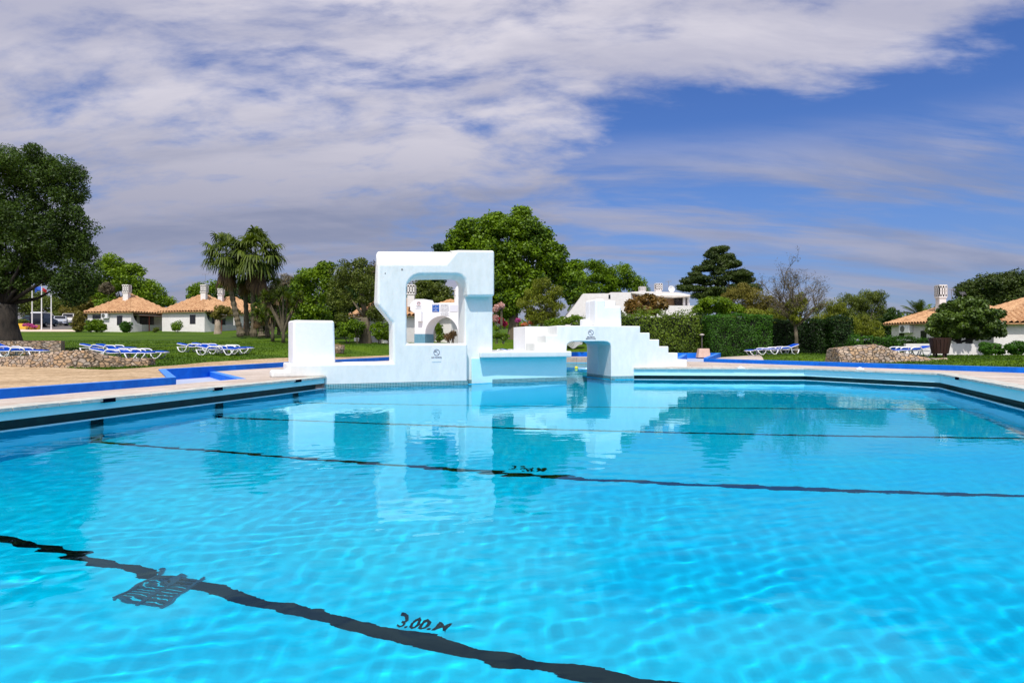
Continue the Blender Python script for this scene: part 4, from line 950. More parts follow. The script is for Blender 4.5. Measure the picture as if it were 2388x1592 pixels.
def chimney(parent, p, w, zb, zt, capf=0.45, name='chimney'):
    """pierced Algarve chimney: shaft and latticed head; p local"""
    h = zt-zb; zc = zt-h*capf; s_ = MB(); s_.box(-w*.42, w*.42, -w*.42, w*.42, zb, zc, org=(p[0], p[1], 0))
    o = s_.build(name, M['wallw'], parent, bevel=0.0); c = MB(); cw = w*0.5
    c.box(-cw, cw, -cw, cw, zc, zc+h*0.05, org=(p[0], p[1], 0)); c.box(-cw, cw, -cw, cw, zt-h*0.04, zt, org=(p[0], p[1], 0))
    n_ = 3
    for r_ in range(n_):
        z0 = zc+h*0.05+(zt-h*0.04-zc-h*0.05)*r_/n_; z1 = zc+h*0.05+(zt-h*0.04-zc-h*0.05)*(r_+1)/n_
        if r_: c.box(-cw, cw, -cw, cw, z0-0.018*h*3, z0+0.018*h*3, org=(p[0], p[1], 0))
        offs = (0, .5) if r_ % 2 else (0.25, 0.75)
        for f in (0.0, 0.33, 0.66, 0.97):
            q = -cw+2*cw*f*0.97
            for sx in (-1, 1):
                c.box(q, q+cw*0.22, sx*cw-0.03*(sx > 0), sx*cw+0.03*(sx < 0), z0, z1, org=(p[0], p[1], 0)); c.box(sx*cw-0.03*(sx > 0), sx*cw+0.03*(sx < 0), q, q+cw*0.22, z0, z1, org=(p[0], p[1], 0))
    co = c.build('chimney_cap', M['wallw'], parent); co.parent = o
    k = MB(); k.box(-cw*.72, cw*.72, -cw*.72, cw*.72, zc, zt-h*0.05, org=(p[0], p[1], 0)); ko = k.build('flue', surf('flue_dark', (0.05, 0.04, 0.035), rough=0.9), parent); ko.parent = o  # dark box filling the head behind the lattice
    return o
def window(parent, pl, a, b, off, org, name='window', sill=False, frame=True):
    """dark window between plane points a (upper left) and b (lower right)"""
    (t0, z0), (t1, z1) = a, b; m_ = MB()
    def bx(ta, tb, za, zb, o0, o1):
        q = [pl.w(ta, 0, o0), pl.w(tb, 0, o0), pl.w(tb, 0, o1), pl.w(ta, 0, o1)]; q = [(v.x-org.x, v.y-org.y) for v in q]
        return q, za-org.z, zb-org.z
    q, za, zb = bx(t0, t1, z1, z0, off-0.012, off+0.05); m_.prism(q, za, zb); w_ = m_.build(name, M['glass_dark'], parent)
    if frame:
        f = MB(); e = 0.045
        for ta, tb, zc, zd in ((t0, t1, z0-e, z0), (t0, t1, z1, z1+e), (t0, t0+e, z1+e, z0-e), (t1-e, t1, z1+e, z0-e), ((t0+t1)/2-e/2, (t0+t1)/2+e/2, z1+e, z0-e)):
            if tb-ta > 0: q, za, zb = bx(ta, tb, zc, zd, off-0.03, off-0.0125); f.prism(q, za, zb)
        fo_ = f.build('window_frame', M['frame_dark'], parent); fo_.parent = w_
    return w_
def ac_unit(parent, pl, t, z, off, org, w=0.8, h=0.55):
    m_ = MB(); rz = math.atan2(pl.d.y, pl.d.x); p = pl.w(t, z, off)-org
    m_.box(-w/2, w/2, -0.32, -0.02, -h/2, h/2, rot=rz, org=p); o = m_.build('air_conditioner', M['lp'], parent, bevel=0.02)
    f = MB(); n_ = 16; vs = [(math.cos(2*math.pi*k/n_)*h*0.4-w*0.16, -0.326, math.sin(2*math.pi*k/n_)*h*0.4) for k in range(n_)]
    c, s_ = math.cos(rz), math.sin(rz); vs = [(p.x+x*c-y*s_, p.y+x*s_+y*c, p.z+z_) for x, y, z_ in vs]
    f.add(vs, [tuple(range(n_))]); fo_ = f.build('fan', surf('fan_dark', (0.10, 0.11, 0.10), rough=0.6), parent); fo_.parent = o
    return o
def villa(C, ctr, zb, ze, za, label, left_bits, porch=True, chim=None, ncol=17, group='white villas with tiled roofs'):
    """C: corner nearest to the camera, ctr: centre, both in plan"""
    C, ctr = Vector(C), Vector(ctr); h = C-ctr; org = Vector((ctr.x, ctr.y, zb)); root = empty('villa', org, 0, label, 'house', group)
    cs = [h, Vector((-h.y, h.x)), -h, Vector((h.y, -h.x))]              # C, right, far, left (ccw seen from above)
    Rt, Lf = cs[1], cs[3]
    if cs[1].x < cs[3].x: Rt, Lf = cs[3], cs[1]
    plL = Plane(ctr+Lf, C); plR = Plane(C, ctr+Rt); s_ = (Rt-h).length; hz = ze-zb
    b = MB()
    if porch:
        P_ = [plL.w(0, 0, 0), plL.w(s_, 0, 0), plR.w(0.25, 0, 0), plR.w(0.25, 0, 1.5), plR.w(s_*0.93, 0, 1.5), plR.w(s_, 0, 1.5), plR.w(s_, 0, s_), plL.w(0, 0, s_)]
    else: P_ = [plL.w(0, 0, 0), plL.w(s_, 0, 0), plR.w(s_, 0, 0), plL.w(0, 0, s_)]
    poly = [(v.x-org.x, v.y-org.y) for v in P_]
    b.prism(poly, -0.3, hz); b.build('wall', M['wallw'], root)
    if porch:
        q = MB()                                        # curved screen wall and low parapet of the porch
        pts = [(0.25, -0.2), (0.25, hz-0.02)]+[(0.25+1.25*(1-math.cos(a))*1.0, 1.0+(hz-1.05)*(1-math.sin(a))) for a in [k*math.pi/2/8 for k in range(9)]]
        pts = [(0.25, -0.2), (0.25, hz-0.02)]+[(0.25+1.3*(1-math.cos(k*math.pi/16)), hz-0.02-(hz-1.0)*math.sin(k*math.pi/16)) for k in range(1, 9)]+[(1.56, -0.2)]
        fr = [plR.w(t, z, 0.0)-Vector((org.x, org.y, 0)) for t, z in pts]; bk = [plR.w(t, z, 0.16)-Vector((org.x, org.y, 0)) for t, z in pts]; n_ = len(pts)
        q.add(fr+bk, [tuple(range(n_)), tuple(range(2*n_-1, n_-1, -1))]+[(i, n_+i, n_+(i+1) % n_, (i+1) % n_) for i in range(n_)])
        q.build('porch_screen', M['wallw'], root)
        q = MB(); P2 = [plR.w(1.56, 0, 0.0), plR.w(s_, 0, 0.0), plR.w(s_, 0, 0.15), plR.w(1.56, 0, 0.15)]; q.prism([(v.x-org.x, v.y-org.y) for v in P2], -0.2, 0.95); q.build('porch_parapet', M['wallg'], root)
        for t0, t1 in ((1.3, 2.3), (2.75, 4.9)): window(root, plR, (t0, zb+2.05), (t1, zb+0.35), 1.5, org, 'porch_window')
        q = MB(); P2 = [plR.w(0.9, 0, -0.25), plR.w(s_+0.2, 0, -0.25), plR.w(s_+0.2, 0, 1.49), plR.w(0.9, 0, 1.49)]
        q.prism([(v.x-org.x, v.y-org.y) for v in P2], hz-0.30, hz-0.24); q.build('awning', M['canvas'], root)
        q = MB()
        for t in (2.45, s_-0.1): v = plR.w(t, 0, -0.18)-org; q.box(-.035, .035, -.035, .035, 0, hz-0.3, org=(v.x, v.y, 0))
        v0, v1 = plR.w(0.9, 0, -0.22)-org, plR.w(s_+0.2, 0, -0.22)-org; q.tube([(v0.x, v0.y, hz-0.33), (v1.x, v1.y, hz-0.33)], 0.045, 5); q.build('porch_timber', M['redwood'], root)
    k = 1+0.42/h.length*1.2; cr3 = [Vector((c.x*k, c.y*k, hz)) for c in cs]
    hip_roof(cr3, Vector((0, 0, za-zb)), root, ncol)
    for bit in left_bits:
        kind, u0, v0, u1, v1 = bit
        if kind == 'win': window(root, plL, plL.sz(u0, v0), plL.sz(u1, v1), 0.0, org)
        elif kind == 'ac': t, z = plL.sz((u0+u1)/2, (v0+v1)/2); ac_unit(root, plL, t, z, 0, org, 0.9, 0.6)
    if chim:
        u, vt, vb, w, Yc = chim; p = px(u, 0, Yc); chimney(root, (p.x-org.x, p.y-org.y), w, px(0, vb, Yc).z-zb-0.5, px(0, vt, Yc).z-zb)
    return root
ZB = 2.55
villa((-43.3, 78.0), (-45.45, 81.85), ZB, 4.86, 7.13, 'white villa with tiled hip roof and air conditioner, left of the two whole villas', [('win', 216, 734, 235, 743), ('ac', 241, 730.5, 256, 742), ('win', 273, 736, 285.5, 758)], chim=(295.5, 664, 697, 0.72, 80.6))
villa((-34.95, 78.0), (-36.85, 82.0), ZB, 4.95, 7.20, 'white villa behind the fan palms, one small square window on its long wall', [('win', 443, 734, 456, 755)], chim=(476, 664, 696, 0.68, 80.6))
villa((-35.6, 88.0), (-37.6, 92.0), ZB+0.2, 5.2, 7.65, 'villa roof and pierced chimney rising behind the villa with the palms', [], porch=False, chim=(515, 673, 700, 0.68, 90.5))
villa((-9.5, 50.6), (-9.3, 53.7), 1.5, 3.45, 5.3, 'small tiled villa partly hidden behind the olive tree and the tall monument', [], porch=False, chim=(959, 664, 700, 0.62, 52.0), ncol=14)
villa((-4.7, 53.0), (-5.0, 56.0), 1.5, 3.55, 4.85, 'pinkish villa behind the white arch, with a pierced chimney', [], porch=False, chim=(1066, 675, 700, 0.5, 54.5), ncol=14)
# right-hand villas, seen along their side wall
def side_villa(Lp, Np, depth, zb, ze, za, apex, label, bits, chim=None, ncol=24):
    Lp, Np = Vector(Lp), Vector(Np); pl = Plane(Lp, Np); org = Vector((*((Lp+Np)/2), zb)); s_ = (Np-Lp).length
    root = empty('villa', org, 0, label, 'house', 'white villas with tiled roofs')
    c4 = [pl.w(0, 0, 0), pl.w(s_, 0, 0), pl.w(s_, 0, depth), pl.w(0, 0, depth)]; b = MB(); b.prism([(v.x-org.x, v.y-org.y) for v in c4], -0.4, ze-zb); b.build('wall', M['wallw'], root)
    o_ = 0.35; c4 = [pl.w(-o_, ze, -o_), pl.w(s_+o_, ze, -o_), pl.w(s_+o_, ze, depth+o_), pl.w(-o_, ze, depth+o_)]
    ctr = sum(c4, Vector((0, 0, 0)))/4; hip_roof([v-org for v in c4], Vector((ctr.x, ctr.y, za))-org, root, ncol)
    for kind, u0, v0, u1, v1 in bits:
        if kind == 'win': window(root, pl, pl.sz(u0, v0), pl.sz(u1, v1), 0, org, frame=False)
        else: t, z = pl.sz((u0+u1)/2, (v0+v1)/2); ac_unit(root, pl, t, z, 0, org, 1.0, 0.55)
    if chim: u, vt, vb, w, Yc = chim; p = px(u, 0, Yc); chimney(root, (p.x-org.x, p.y-org.y), w, px(0, vb, Yc).z-zb-0.5, px(0, vt, Yc).z-zb)
    return root
side_villa((26.55, 48.0), (27.3, 42.2), 6.0, 0.55, 2.66, 4.15, None, 'villa with air conditioner and tall pierced chimney, behind the round glossy tree', [('win', 2097, 766.5, 2109, 789), ('ac', 2108, 757.5, 2128, 776), ('win', 2147, 771, 2161, 789)], chim=(2194, 664.5, 715, 0.52, 45.2))
side_villa((25.7, 36.6), (33.5, 35.6), 5.5, 0.55, 2.42, 4.1, None, 'plain villa wall and tiled roof cut off by the right edge', [], chim=(2400, 704, 720, 0.5, 38.5), ncol=30)
tw = empty('terrace_wall', px(2220, 800, 35.2)*Vector((1, 1, 0)), 0, 'low white terrace wall behind the round glossy tree', 'wall')
m_ = MB(); x0, x1 = px(2113, 0, 35.2).x-tw.location.x, px(2345, 0, 35.2).x-tw.location.x; m_.box(x0, x1, 0, 0.2, 0.3, px(0, 801, 35.2).z); m_.build('wall_body', M['wallw'], tw)
m_ = MB(); m_.box(x0+2.2, x0+2.6, 1.0, 1.3, 0.3, 2.4); m_.box(x0+3.9, x0+4.1, 1.0, 1.3, 0.3, 2.4); m_.build('terrace_post', M['frame_dark'], tw)
# ------------------------------------------------------------------ modern white house
HY = 60.0
MP_ = Plane((0, HY), (1, HY)); mh = empty('modern_house', px(1470, 800, HY)*Vector((1, 1, 0)), 0, 'white modern house with sloping left wall, roof terrace and satellite dish', 'house')
def MH(u, v, off=0): return MP_.sz(u, v, off)
slab('main_wall', MP_, [MH(1300, 760), MH(1323, 737), MH(1360.5, 684.5), MH(1424, 684), MH(1424, 681.5), MH(1472, 681.5), MH(1486, 735), MH(1486, 760)], None, 0, 5.0, M['wallw'], mh, bevel=0)
slab('terrace_parapet', MP_, [MH(1486, 760), MH(1486, 713), MH(1625, 713.5), MH(1625, 760)], None, -0.6, 5.0, M['wallw'], mh, bevel=0)
slab('terrace_wall', MP_, [MH(1486, 760, 1.5), MH(1472, 684, 1.5), MH(1585, 690, 1.5), MH(1585, 760, 1.5)], None, 1.5, 3.0, M['ochre'], mh, bevel=0)
slab('roof_slab', MP_, [MH(1471, 683.8), MH(1471, 681), MH(1497, 679.5), MH(1578, 682), MH(1608, 688), MH(1608, 690), MH(1530, 689.5)], None, -0.3, 4.6, M['wallw'], mh, bevel=0)
slab('awning', MP_, [MH(1528, 689.7), MH(1606, 690.2), MH(1606, 692), MH(1570, 694.5), MH(1540, 693)], None, -0.5, 2.4, M['canvas'], mh, bevel=0)
for u in (1597, 1607): slab('column', MP_, [MH(u-3, 714), MH(u-3, 690), MH(u+2, 690), MH(u+2, 714)], None, 0.1, 0.25, M['wallw'], mh, bevel=0)
slab('dark_opening', MP_, [MH(1582, 713), MH(1582, 692), MH(1612, 692), MH(1612, 713)], None, 1.3, 0.15, M['frame_dark'], mh, bevel=0)
slab('main_wall', MP_, [MH(1300, 760), MH(1320, 737), MH(1330, 737), MH(1330, 760)], None, 0.3, 4, M['wallw'], mh, bevel=0)
window(mh, MP_, MH(1419, 687), MH(1423.5, 697), 0, Vector((mh.location.x, mh.location.y, 0)), frame=False)
window(mh, MP_, MH(1481, 688, 1.5), MH(1499, 698, 1.5), 1.5, Vector((mh.location.x, mh.location.y, 0)))
for u, vt, w in ((1497.5, 668.5, 0.55), (1535, 661, 0.6)): p = px(u, 0, HY+1.5); chimney(mh, (p.x-mh.location.x, 1.5), w, px(0, 683, HY+1.5).z, px(0, vt, HY+1.5).z, 0.75)
def dish(parent, p, r_, mat, name='satellite_dish', tilt=12):
    m_ = MB(); m_.lathe([(0.01, 0.0), (r_*0.5, 0.03), (r_*0.85, 0.08), (r_, 0.13), (r_*0.98, 0.145), (r_*0.8, 0.1), (0.02, 0.02)], 20)
    o = m_.build(name, mat, parent, smooth=True); o.location = p; o.rotation_euler = (R(90-tilt), 0, R(10)); return o
dish(mh, (px(1566, 0, HY).x-mh.location.x, 0.2, px(0, 674.5, HY).z), 0.30, M['lp']); dish(mh, (px(1579, 0, HY).x-mh.location.x, 0.3, px(0, 702, HY).z), 0.26, M['frame_dark'])
def antenna(parent, p, h, rods=6, w=0.5):
    m_ = MB(); m_.tube([p, (p[0], p[1], p[2]+h)], 0.018, 5); m_.tube([(p[0]-w*.5, p[1], p[2]+h*0.95), (p[0]+w*.5, p[1], p[2]+h*0.97)], 0.012, 4)
    for k in range(rods): x = p[0]-w*.5+w*k/(rods-1); m_.tube([(x, p[1]-0.12, p[2]+h*0.95-0.1), (x, p[1]+0.12, p[2]+h*0.97+0.12)], 0.008, 4)
    return m_.build('antenna', M['metal'], parent)
antenna(mh, (px(1563, 0, HY).x-mh.location.x, 0.6, px(0, 683, HY).z), 1.1)
v2 = bpy.data.objects['villa.001']; antenna(v2, (px(479, 0, 81).x-v2.location.x, 81-v2.location.y, px(0, 664, 81).z-ZB), 1.3, 4, 0.7)
v3 = bpy.data.objects['villa.002']; antenna(v3, (px(520, 0, 90).x-v3.location.x, 90-v3.location.y, px(0, 690, 90).z-v3.location.z), 2.0, 5, 0.6)
vr = bpy.data.objects['villa.005']
for u, v0, v1 in ((2219, 702, 674), (2245, 700, 683)): antenna(vr, (px(u, 0, 45).x-vr.location.x, 45-vr.location.y, px(0, v0, 45).z-vr.location.z), (v0-v1)/1600*45, 6, 0.35)
# ------------------------------------------------------------------ car park: cars, flags, planters
def make_car(kind, paint, label, group='cars in the far car park'):
    root = empty('parked_car', (0, 0, 0), 0, label, 'car', group)
    if kind == 'van': prof = [(-2.3, .35), (-2.3, 1.0), (-2.25, 1.75), (-2.0, 1.95), (1.0, 1.95), (1.7, 1.15), (2.3, 1.0), (2.35, .35)]; g = [(-2.0, 1.15), (-2.0, 1.75), (0.9, 1.75), (1.45, 1.15)]; hw = .9
    elif kind == 'suv': prof = [(-2.1, .4), (-2.15, .95), (-2.0, 1.75), (-1.7, 1.82), (.4, 1.82), (1.0, 1.15), (2.0, 1.0), (2.1, .4)]; g = [(-1.85, 1.12), (-1.75, 1.66), (.35, 1.66), (.8, 1.12)]; hw = .88
    else: prof = [(-2.1, .3), (-2.15, .8), (-1.6, .95), (-1.0, 1.38), (.3, 1.42), (1.1, .95), (2.0, .8), (2.1, .3)]; g = [(-1.35, .95), (-.9, 1.3), (.25, 1.34), (.9, .95)]; hw = .85
    def ext(pts, w0, w1, zc, m_):
        n_ = len(pts); f = lambda z: w0+(w1-w0)*max(0, min(1, (z-zc)/0.8))
        m_.add([(x, -f(z), z) for x, z in pts]+[(x, f(z), z) for x, z in pts], [tuple(range(n_)), tuple(range(2*n_-1, n_-1, -1))]+[(i, n_+i, n_+(i+1) % n_, (i+1) % n_) for i in range(n_)])
    m_ = MB(); ext(prof, hw, hw*0.82, prof[1][1], m_); m_.build('body', paint, root, bevel=0.06)
    m_ = MB(); ext(g, hw+0.006, hw*0.83+0.006, prof[1][1], m_); m_.build('side_window', M['glass_dark'], root)
    (xa, za_), (xb, zb_) = prof[-3], prof[-4]
    for nm, (p, q) in (('windscreen', (prof[-4], prof[-3])), ('rear_window', (prof[2] if kind == 'sedan' else prof[1], prof[3] if kind == 'sedan' else prof[2]))):
        (x0, z0), (x1, z1) = p, q; dv = Vector((x1-x0, z1-z0)).normalized(); nn = Vector((-dv.y, dv.x)); nn = nn if nn.y > 0 or (nm == 'rear_window' and nn.x < 0) else -nn
        a = [(x0+(x1-x0)*f+nn.x*0.012, z0+(z1-z0)*f+nn.y*0.012) for f in (0.12, 0.88)]
        m_ = MB(); m_.add([(a[0][0], -hw*.72, a[0][1]), (a[0][0], hw*.72, a[0][1]), (a[1][0], hw*.78, a[1][1]), (a[1][0], -hw*.78, a[1][1])], [(0, 1, 2, 3)]); m_.build(nm, M['glass_dark'], root)
    for x in (-1.3, 1.35):
        for s_ in (-1, 1):
            m_ = MB(); m_.tube([(x, s_*(hw-0.2), .33), (x, s_*(hw+0.01), .33)], 0.33, 14); w_ = m_.build('wheel', M['black'], root)
            m_ = MB(); m_.tube([(x, s_*(hw), .33), (x, s_*(hw+0.025), .33)], 0.19, 12); r_ = m_.build('rim', M['metal'], root); r_.parent = w_
    for s_ in (-1, 1):
        m_ = MB(); m_.box(2.06, 2.2, s_*hw*.7-.16, s_*hw*.7+.16, .62, .78); m_.build('headlight', M['lp'], root, bevel=0.02)
    m_ = MB(); m_.box(2.08, 2.17, -.35, .35, .42, .55); m_.build('grille', M['black'], root); return root
def paint(n, c, r=0.25): return surf(n, c, rough=r, metal=0.2)
cars = [('van', (0.75, 0.75, 0.75), 102, 101, 100, 'white van parked behind the dark cars near the flagpoles'),
        ('sedan', (0.03, 0.10, 0.12), 74, 96, 160, 'dark teal car parked next to the leftmost flagpole'),
        ('suv', (0.008, 0.010, 0.018), 102, 92, 100, 'black hatchback parked between the middle and right flagpoles'),
        ('sedan', (0.45, 0.48, 0.52), 141, 98, -60, 'silver saloon car with its front towards the pool'),
        ('suv', (0.62, 0.60, 0.55), 161, 104, -70, 'pale estate car parked behind the silver saloon'),
        ('van', (0.8, 0.8, 0.8), 196, 108, 20, 'white vehicle half hidden behind the tall clipped shrub')]
for i, (k, c, u, Y, rz, lab) in enumerate(cars):
    r_ = make_car(k, paint('car_paint', c), lab); p = G(u, Y); r_.location = p; r_.rotation_euler = (0, 0, R(rz))
poles = [(75, 86, 664, 755, 'leftmost of the three white flagpoles, no flag visible'), (97, 84, 665, 764, 'middle white flagpole carrying the blue flag'), (119.5, 84, 680, 765, 'rightmost of the three white flagpoles, nearest to the silver car')]
for u, Y, vt, vb, lab in poles:
    zb = px(0, vb, Y).z; e = empty('flagpole', px(u, vb, Y), 0, lab, 'flagpole', 'flagpoles by the car park'); h = px(0, vt, Y).z-zb
    m_ = MB(); m_.tube([(0, 0, -0.3), (0, 0, h)], [0.075, 0.05], 8); m_.build('pole', M['lp'], e); m_ = MB(); m_.lathe([(0.02, h), (0.07, h+0.05), (0.05, h+0.12), (0.01, h+0.14)], 8); m_.build('finial', M['lp'], e)
def flag(u0, v0, w, h, Y, mat, label, sgn=1):
    p = px(u0, v0, Y); e = empty('flag', p, 0, label, 'flag'); m_ = MB(); nx_, nz = 8, 4
    for j in range(nz+1):
        for i in range(nx_+1):
            f = i/nx_; m_.v.append((sgn*w*f*(1-0.08*j/nz), 0.10*math.sin(f*7+j*0.6), -h*j/nz-0.28*f*f*h+0.05*math.sin(f*5)))
    m_.f = [(j*(nx_+1)+i, j*(nx_+1)+i+1, (j+1)*(nx_+1)+i+1, (j+1)*(nx_+1)+i) for j in range(nz) for i in range(nx_)]
    o = m_.build('cloth', mat, e, smooth=True); s_ = o.modifiers.new('thick', 'SOLIDIFY'); s_.thickness = 0.01; return e
fb = flag(96, 669, 0.85, 0.50, 84, surf('blue_flag', (0.006, 0.04, 0.35), (0.02, 0.12, 0.55), scale=3, rough=0.8), 'blue flag flying to the left of the middle flagpole', -1)
flag(98.5, 672, 0.52, 0.45, 84, surf('red_flag', (0.40, 0.02, 0.02), rough=0.8), 'small red flag on the right side of the middle flagpole', 1)
M['ywall'] = surf('yellow_planter_wall', (0.75, 0.42, 0.03), (0.8, 0.48, 0.05), scale=3, rough=0.7)
def box_thing(name, label, cat, u0, u1, vt, vb, Y, dep, mat, part):
    e = empty(name, px((u0+u1)/2, vb, Y), 0, label, cat); w = (u1-u0)/F*Y/2; h = (vb-vt)/F*Y; m_ = MB(); m_.box(-w, w, 0, dep, -0.4, h); m_.build(part, mat, e, bevel=0.02); return e
box_thing('yellow_planter', 'long low yellow planter wall left of the flagpoles', 'planter', 26, 60, 754, 763, 85.5, 0.6, M['ywall'], 'planter_wall')
box_thing('yellow_planter', 'short yellow planter block with pink flowers below the middle flagpole', 'planter', 61, 86, 757.5, 764, 84.6, 0.6, M['ywall'], 'planter_wall')
bb = box_thing('white_building', 'white building corner beyond the flagpoles, half hidden by the olive trunk', 'building', 25, 58, 727, 760, 112, 6, M['wallw'], 'wall')
m_ = MB(); m_.prism([(-1.3, -0.2), (1.3, -0.2), (1.3, 6.2), (-1.3, 6.2)], 2.35, 2.55); m_.build('roof', M['wallg'], bb)
# ------------------------------------------------------------------ vegetation
def leaf_mat(name, c1, c2, trans=0.30, rough=0.5, spec=0.3, scale=0.5, val=(0.55, 1.35)):
    m, nt, out = _nt(name); N = nt.nodes.new; L = nt.links.new
    g = N('ShaderNodeNewGeometry'); n_ = N('ShaderNodeTexNoise'); n_.inputs['Scale'].default_value = scale; n_.inputs['Detail'].default_value = 3; L(g.outputs['Position'], n_.inputs['Vector'])
    ad = N('ShaderNodeMath'); ad.operation = 'MULTIPLY_ADD'; L(g.outputs['Random Per Island'], ad.inputs[0]); ad.inputs[1].default_value = 0.55; L(n_.outputs[0], ad.inputs[2])
    r_ = N('ShaderNodeValToRGB'); L(ad.outputs[0], r_.inputs[0]); e = r_.color_ramp.elements; e[0].position = 0.42; e[0].color = (*c1, 1); e[1].position = 1.0; e[1].color = (*c2, 1)
    p = N('ShaderNodeBsdfPrincipled'); p.inputs['Roughness'].default_value = rough; p.inputs['Specular IOR Level'].default_value = spec; L(r_.outputs[0], p.inputs['Base Color'])
    t = N('ShaderNodeBsdfTranslucent'); hs = N('ShaderNodeMix'); hs.data_type = 'RGBA'; hs.blend_type = 'MULTIPLY'; hs.inputs[0].default_value = 1; L(r_.outputs[0], hs.inputs[6]); hs.inputs[7].default_value = (1.3, 1.35, 0.5, 1); L(hs.outputs[2], t.inputs[0])
    mx = N('ShaderNodeMixShader'); mx.inputs[0].default_value = trans; L(p.outputs[0], mx.inputs[1]); L(t.outputs[0], mx.inputs[2]); L(mx.outputs[0], out.inputs[0]); return m
M['bark'] = surf('tree_bark', (0.08, 0.065, 0.04), (0.17, 0.14, 0.09), scale=5, rough=0.95, bump=0.04, bscale=7, stretch=(1, 1, 0.35))
M['bark_dark'] = surf('dark_bark', (0.008, 0.007, 0.005), (0.035, 0.028, 0.02), scale=5, rough=0.95, bump=0.06, bscale=5, stretch=(1, 1, 0.35))
M['bark_pale'] = surf('pale_bark', (0.26, 0.20, 0.14), (0.40, 0.33, 0.25), scale=6, rough=0.9, bump=0.03, bscale=8)
LM = dict(
    olive=leaf_mat('olive_leaves', (0.008, 0.024, 0.004), (0.075, 0.135, 0.016)), bright=leaf_mat('bright_leaves', (0.0363, 0.0918, 0.0028), (0.2019, 0.3132, 0.0090)),
    mid=leaf_mat('mid_green_leaves', (0.022, 0.062, 0.002), (0.175, 0.29, 0.006)), dark=leaf_mat('dark_leaves', (0.0064, 0.0238, 0.0028), (0.0394, 0.0900, 0.0075)),
    grey=leaf_mat('grey_green_leaves', (0.0322, 0.0557, 0.0067), (0.1662, 0.2100, 0.0300)), yellow=leaf_mat('yellow_green_leaves', (0.0736, 0.0972, 0.0056), (0.2550, 0.2880, 0.0225)),
    brown=leaf_mat('brownish_leaves', (0.0690, 0.0607, 0.0105), (0.2375, 0.2100, 0.0338)), hedge=leaf_mat('hedge_leaves', (0.0115, 0.0459, 0.0028), (0.0625, 0.1800, 0.0090)),
    hedge_l=leaf_mat('light_hedge_leaves', (0.0345, 0.0743, 0.0042), (0.1625, 0.2400, 0.0150)), hedge_d=leaf_mat('dark_hedge_leaves', (0.0057, 0.0216, 0.0021), (0.0275, 0.0750, 0.0075)),
    red=leaf_mat('reddish_leaves', (0.0575, 0.0473, 0.0084), (0.2500, 0.1500, 0.0375), rough=0.35), cedar=leaf_mat('cedar_needles', (0.010, 0.028, 0.004), (0.07, 0.105, 0.014), trans=0.1),
    palm=leaf_mat('palm_fronds', (0.012, 0.032, 0.004), (0.12, 0.165, 0.018), rough=0.5, spec=0.25), dead=leaf_mat('dead_fronds', (0.07, 0.04, 0.018), (0.22, 0.14, 0.06)),
    pink=leaf_mat('pink_blossom', (0.45, 0.20, 0.20), (0.75, 0.50, 0.48)), magenta=leaf_mat('magenta_blossom', (0.35, 0.01, 0.06), (0.6, 0.04, 0.12)), purple=leaf_mat('purple_blossom', (0.35, 0.03, 0.22), (0.6, 0.12, 0.4)),
    orange=leaf_mat('orange_blossom', (0.45, 0.12, 0.05), (0.65, 0.25, 0.12)), white=leaf_mat('white_blossom', (0.6, 0.55, 0.5), (0.8, 0.76, 0.7)), glossy=leaf_mat('glossy_leaves', (0.016, 0.045, 0.004), (0.095, 0.155, 0.016), rough=0.42, spec=0.4, trans=0.12),
    twig=leaf_mat('twigs', (0.0540, 0.0405, 0.0210), (0.1600, 0.1360, 0.0770), trans=0.05))
DENS, SIZE = 1.9, 1.15
def leaves(C, Rr, n, size, seed, aspect=2.0, droop=0.0, outward=0.6, shell=0.55):
    """C (k,3) clump centres, Rr (k,3) radii; n leaves per clump -> quads shaped like leaves"""
    n = int(n*DENS); size = size*SIZE; rng = np.random.RandomState(seed); C = np.asarray(C, float); Rr = np.asarray(Rr, float); k = len(C)
    idx = np.repeat(np.arange(k), n) if np.isscalar(n) else np.repeat(np.arange(k), n); T = len(idx)
    d = rng.normal(size=(T, 3)); d /= np.linalg.norm(d, axis=1)[:, None]; r_ = shell+(1-shell)*rng.rand(T)**0.7; r_ = np.where(rng.rand(T) < 0.10, r_*1.18, r_)
    P = C[idx]+d*Rr[idx]*r_[:, None]
    nrm = d*outward+rng.normal(size=(T, 3))*0.55+np.array([0, 0, 0.25]); nrm /= np.linalg.norm(nrm, axis=1)[:, None]
    a = rng.normal(size=(T, 3)); a[:, 2] -= droop*3; a -= nrm*(a*nrm).sum(1)[:, None]; a /= np.linalg.norm(a, axis=1)[:, None]; b = np.cross(nrm, a)
    s_ = size*rng.uniform(0.6, 1.35, T)[:, None]; a = a*s_; b = b*s_/aspect
    V = np.stack([P-a*0.5, P-a*0.05+b*0.5, P+a*0.5, P-a*0.05-b*0.5], 1).reshape(-1, 3)
    return V, np.arange(T*4).reshape(-1, 4)
def subclumps(blobs, per_area, rad, seed, flat=1.0):
    """small clumps spread over big ellipsoids (x, y, z, rx, ry, rz)"""
    rng = np.random.RandomState(seed); C = []; Rr = []
    for (x, y, z, rx, ry, rz) in blobs:
        n_ = max(8, int(1.35*per_area*4*math.pi*((rx*ry+ry*rz+rx*rz)/3)))
        for _ in range(n_):
            d = rng.normal(size=3); d /= np.linalg.norm(d); f = rng.uniform(0.55, 1.0); q = rad*rng.uniform(0.6, 1.25)
            C.append((x+d[0]*(rx-q*0.5)*f, y+d[1]*(ry-q*0.5)*f, z+d[2]*(rz-q*0.5)*f)); Rr.append((q, q, q*0.75*flat))
    return np.array(C), np.array(Rr)
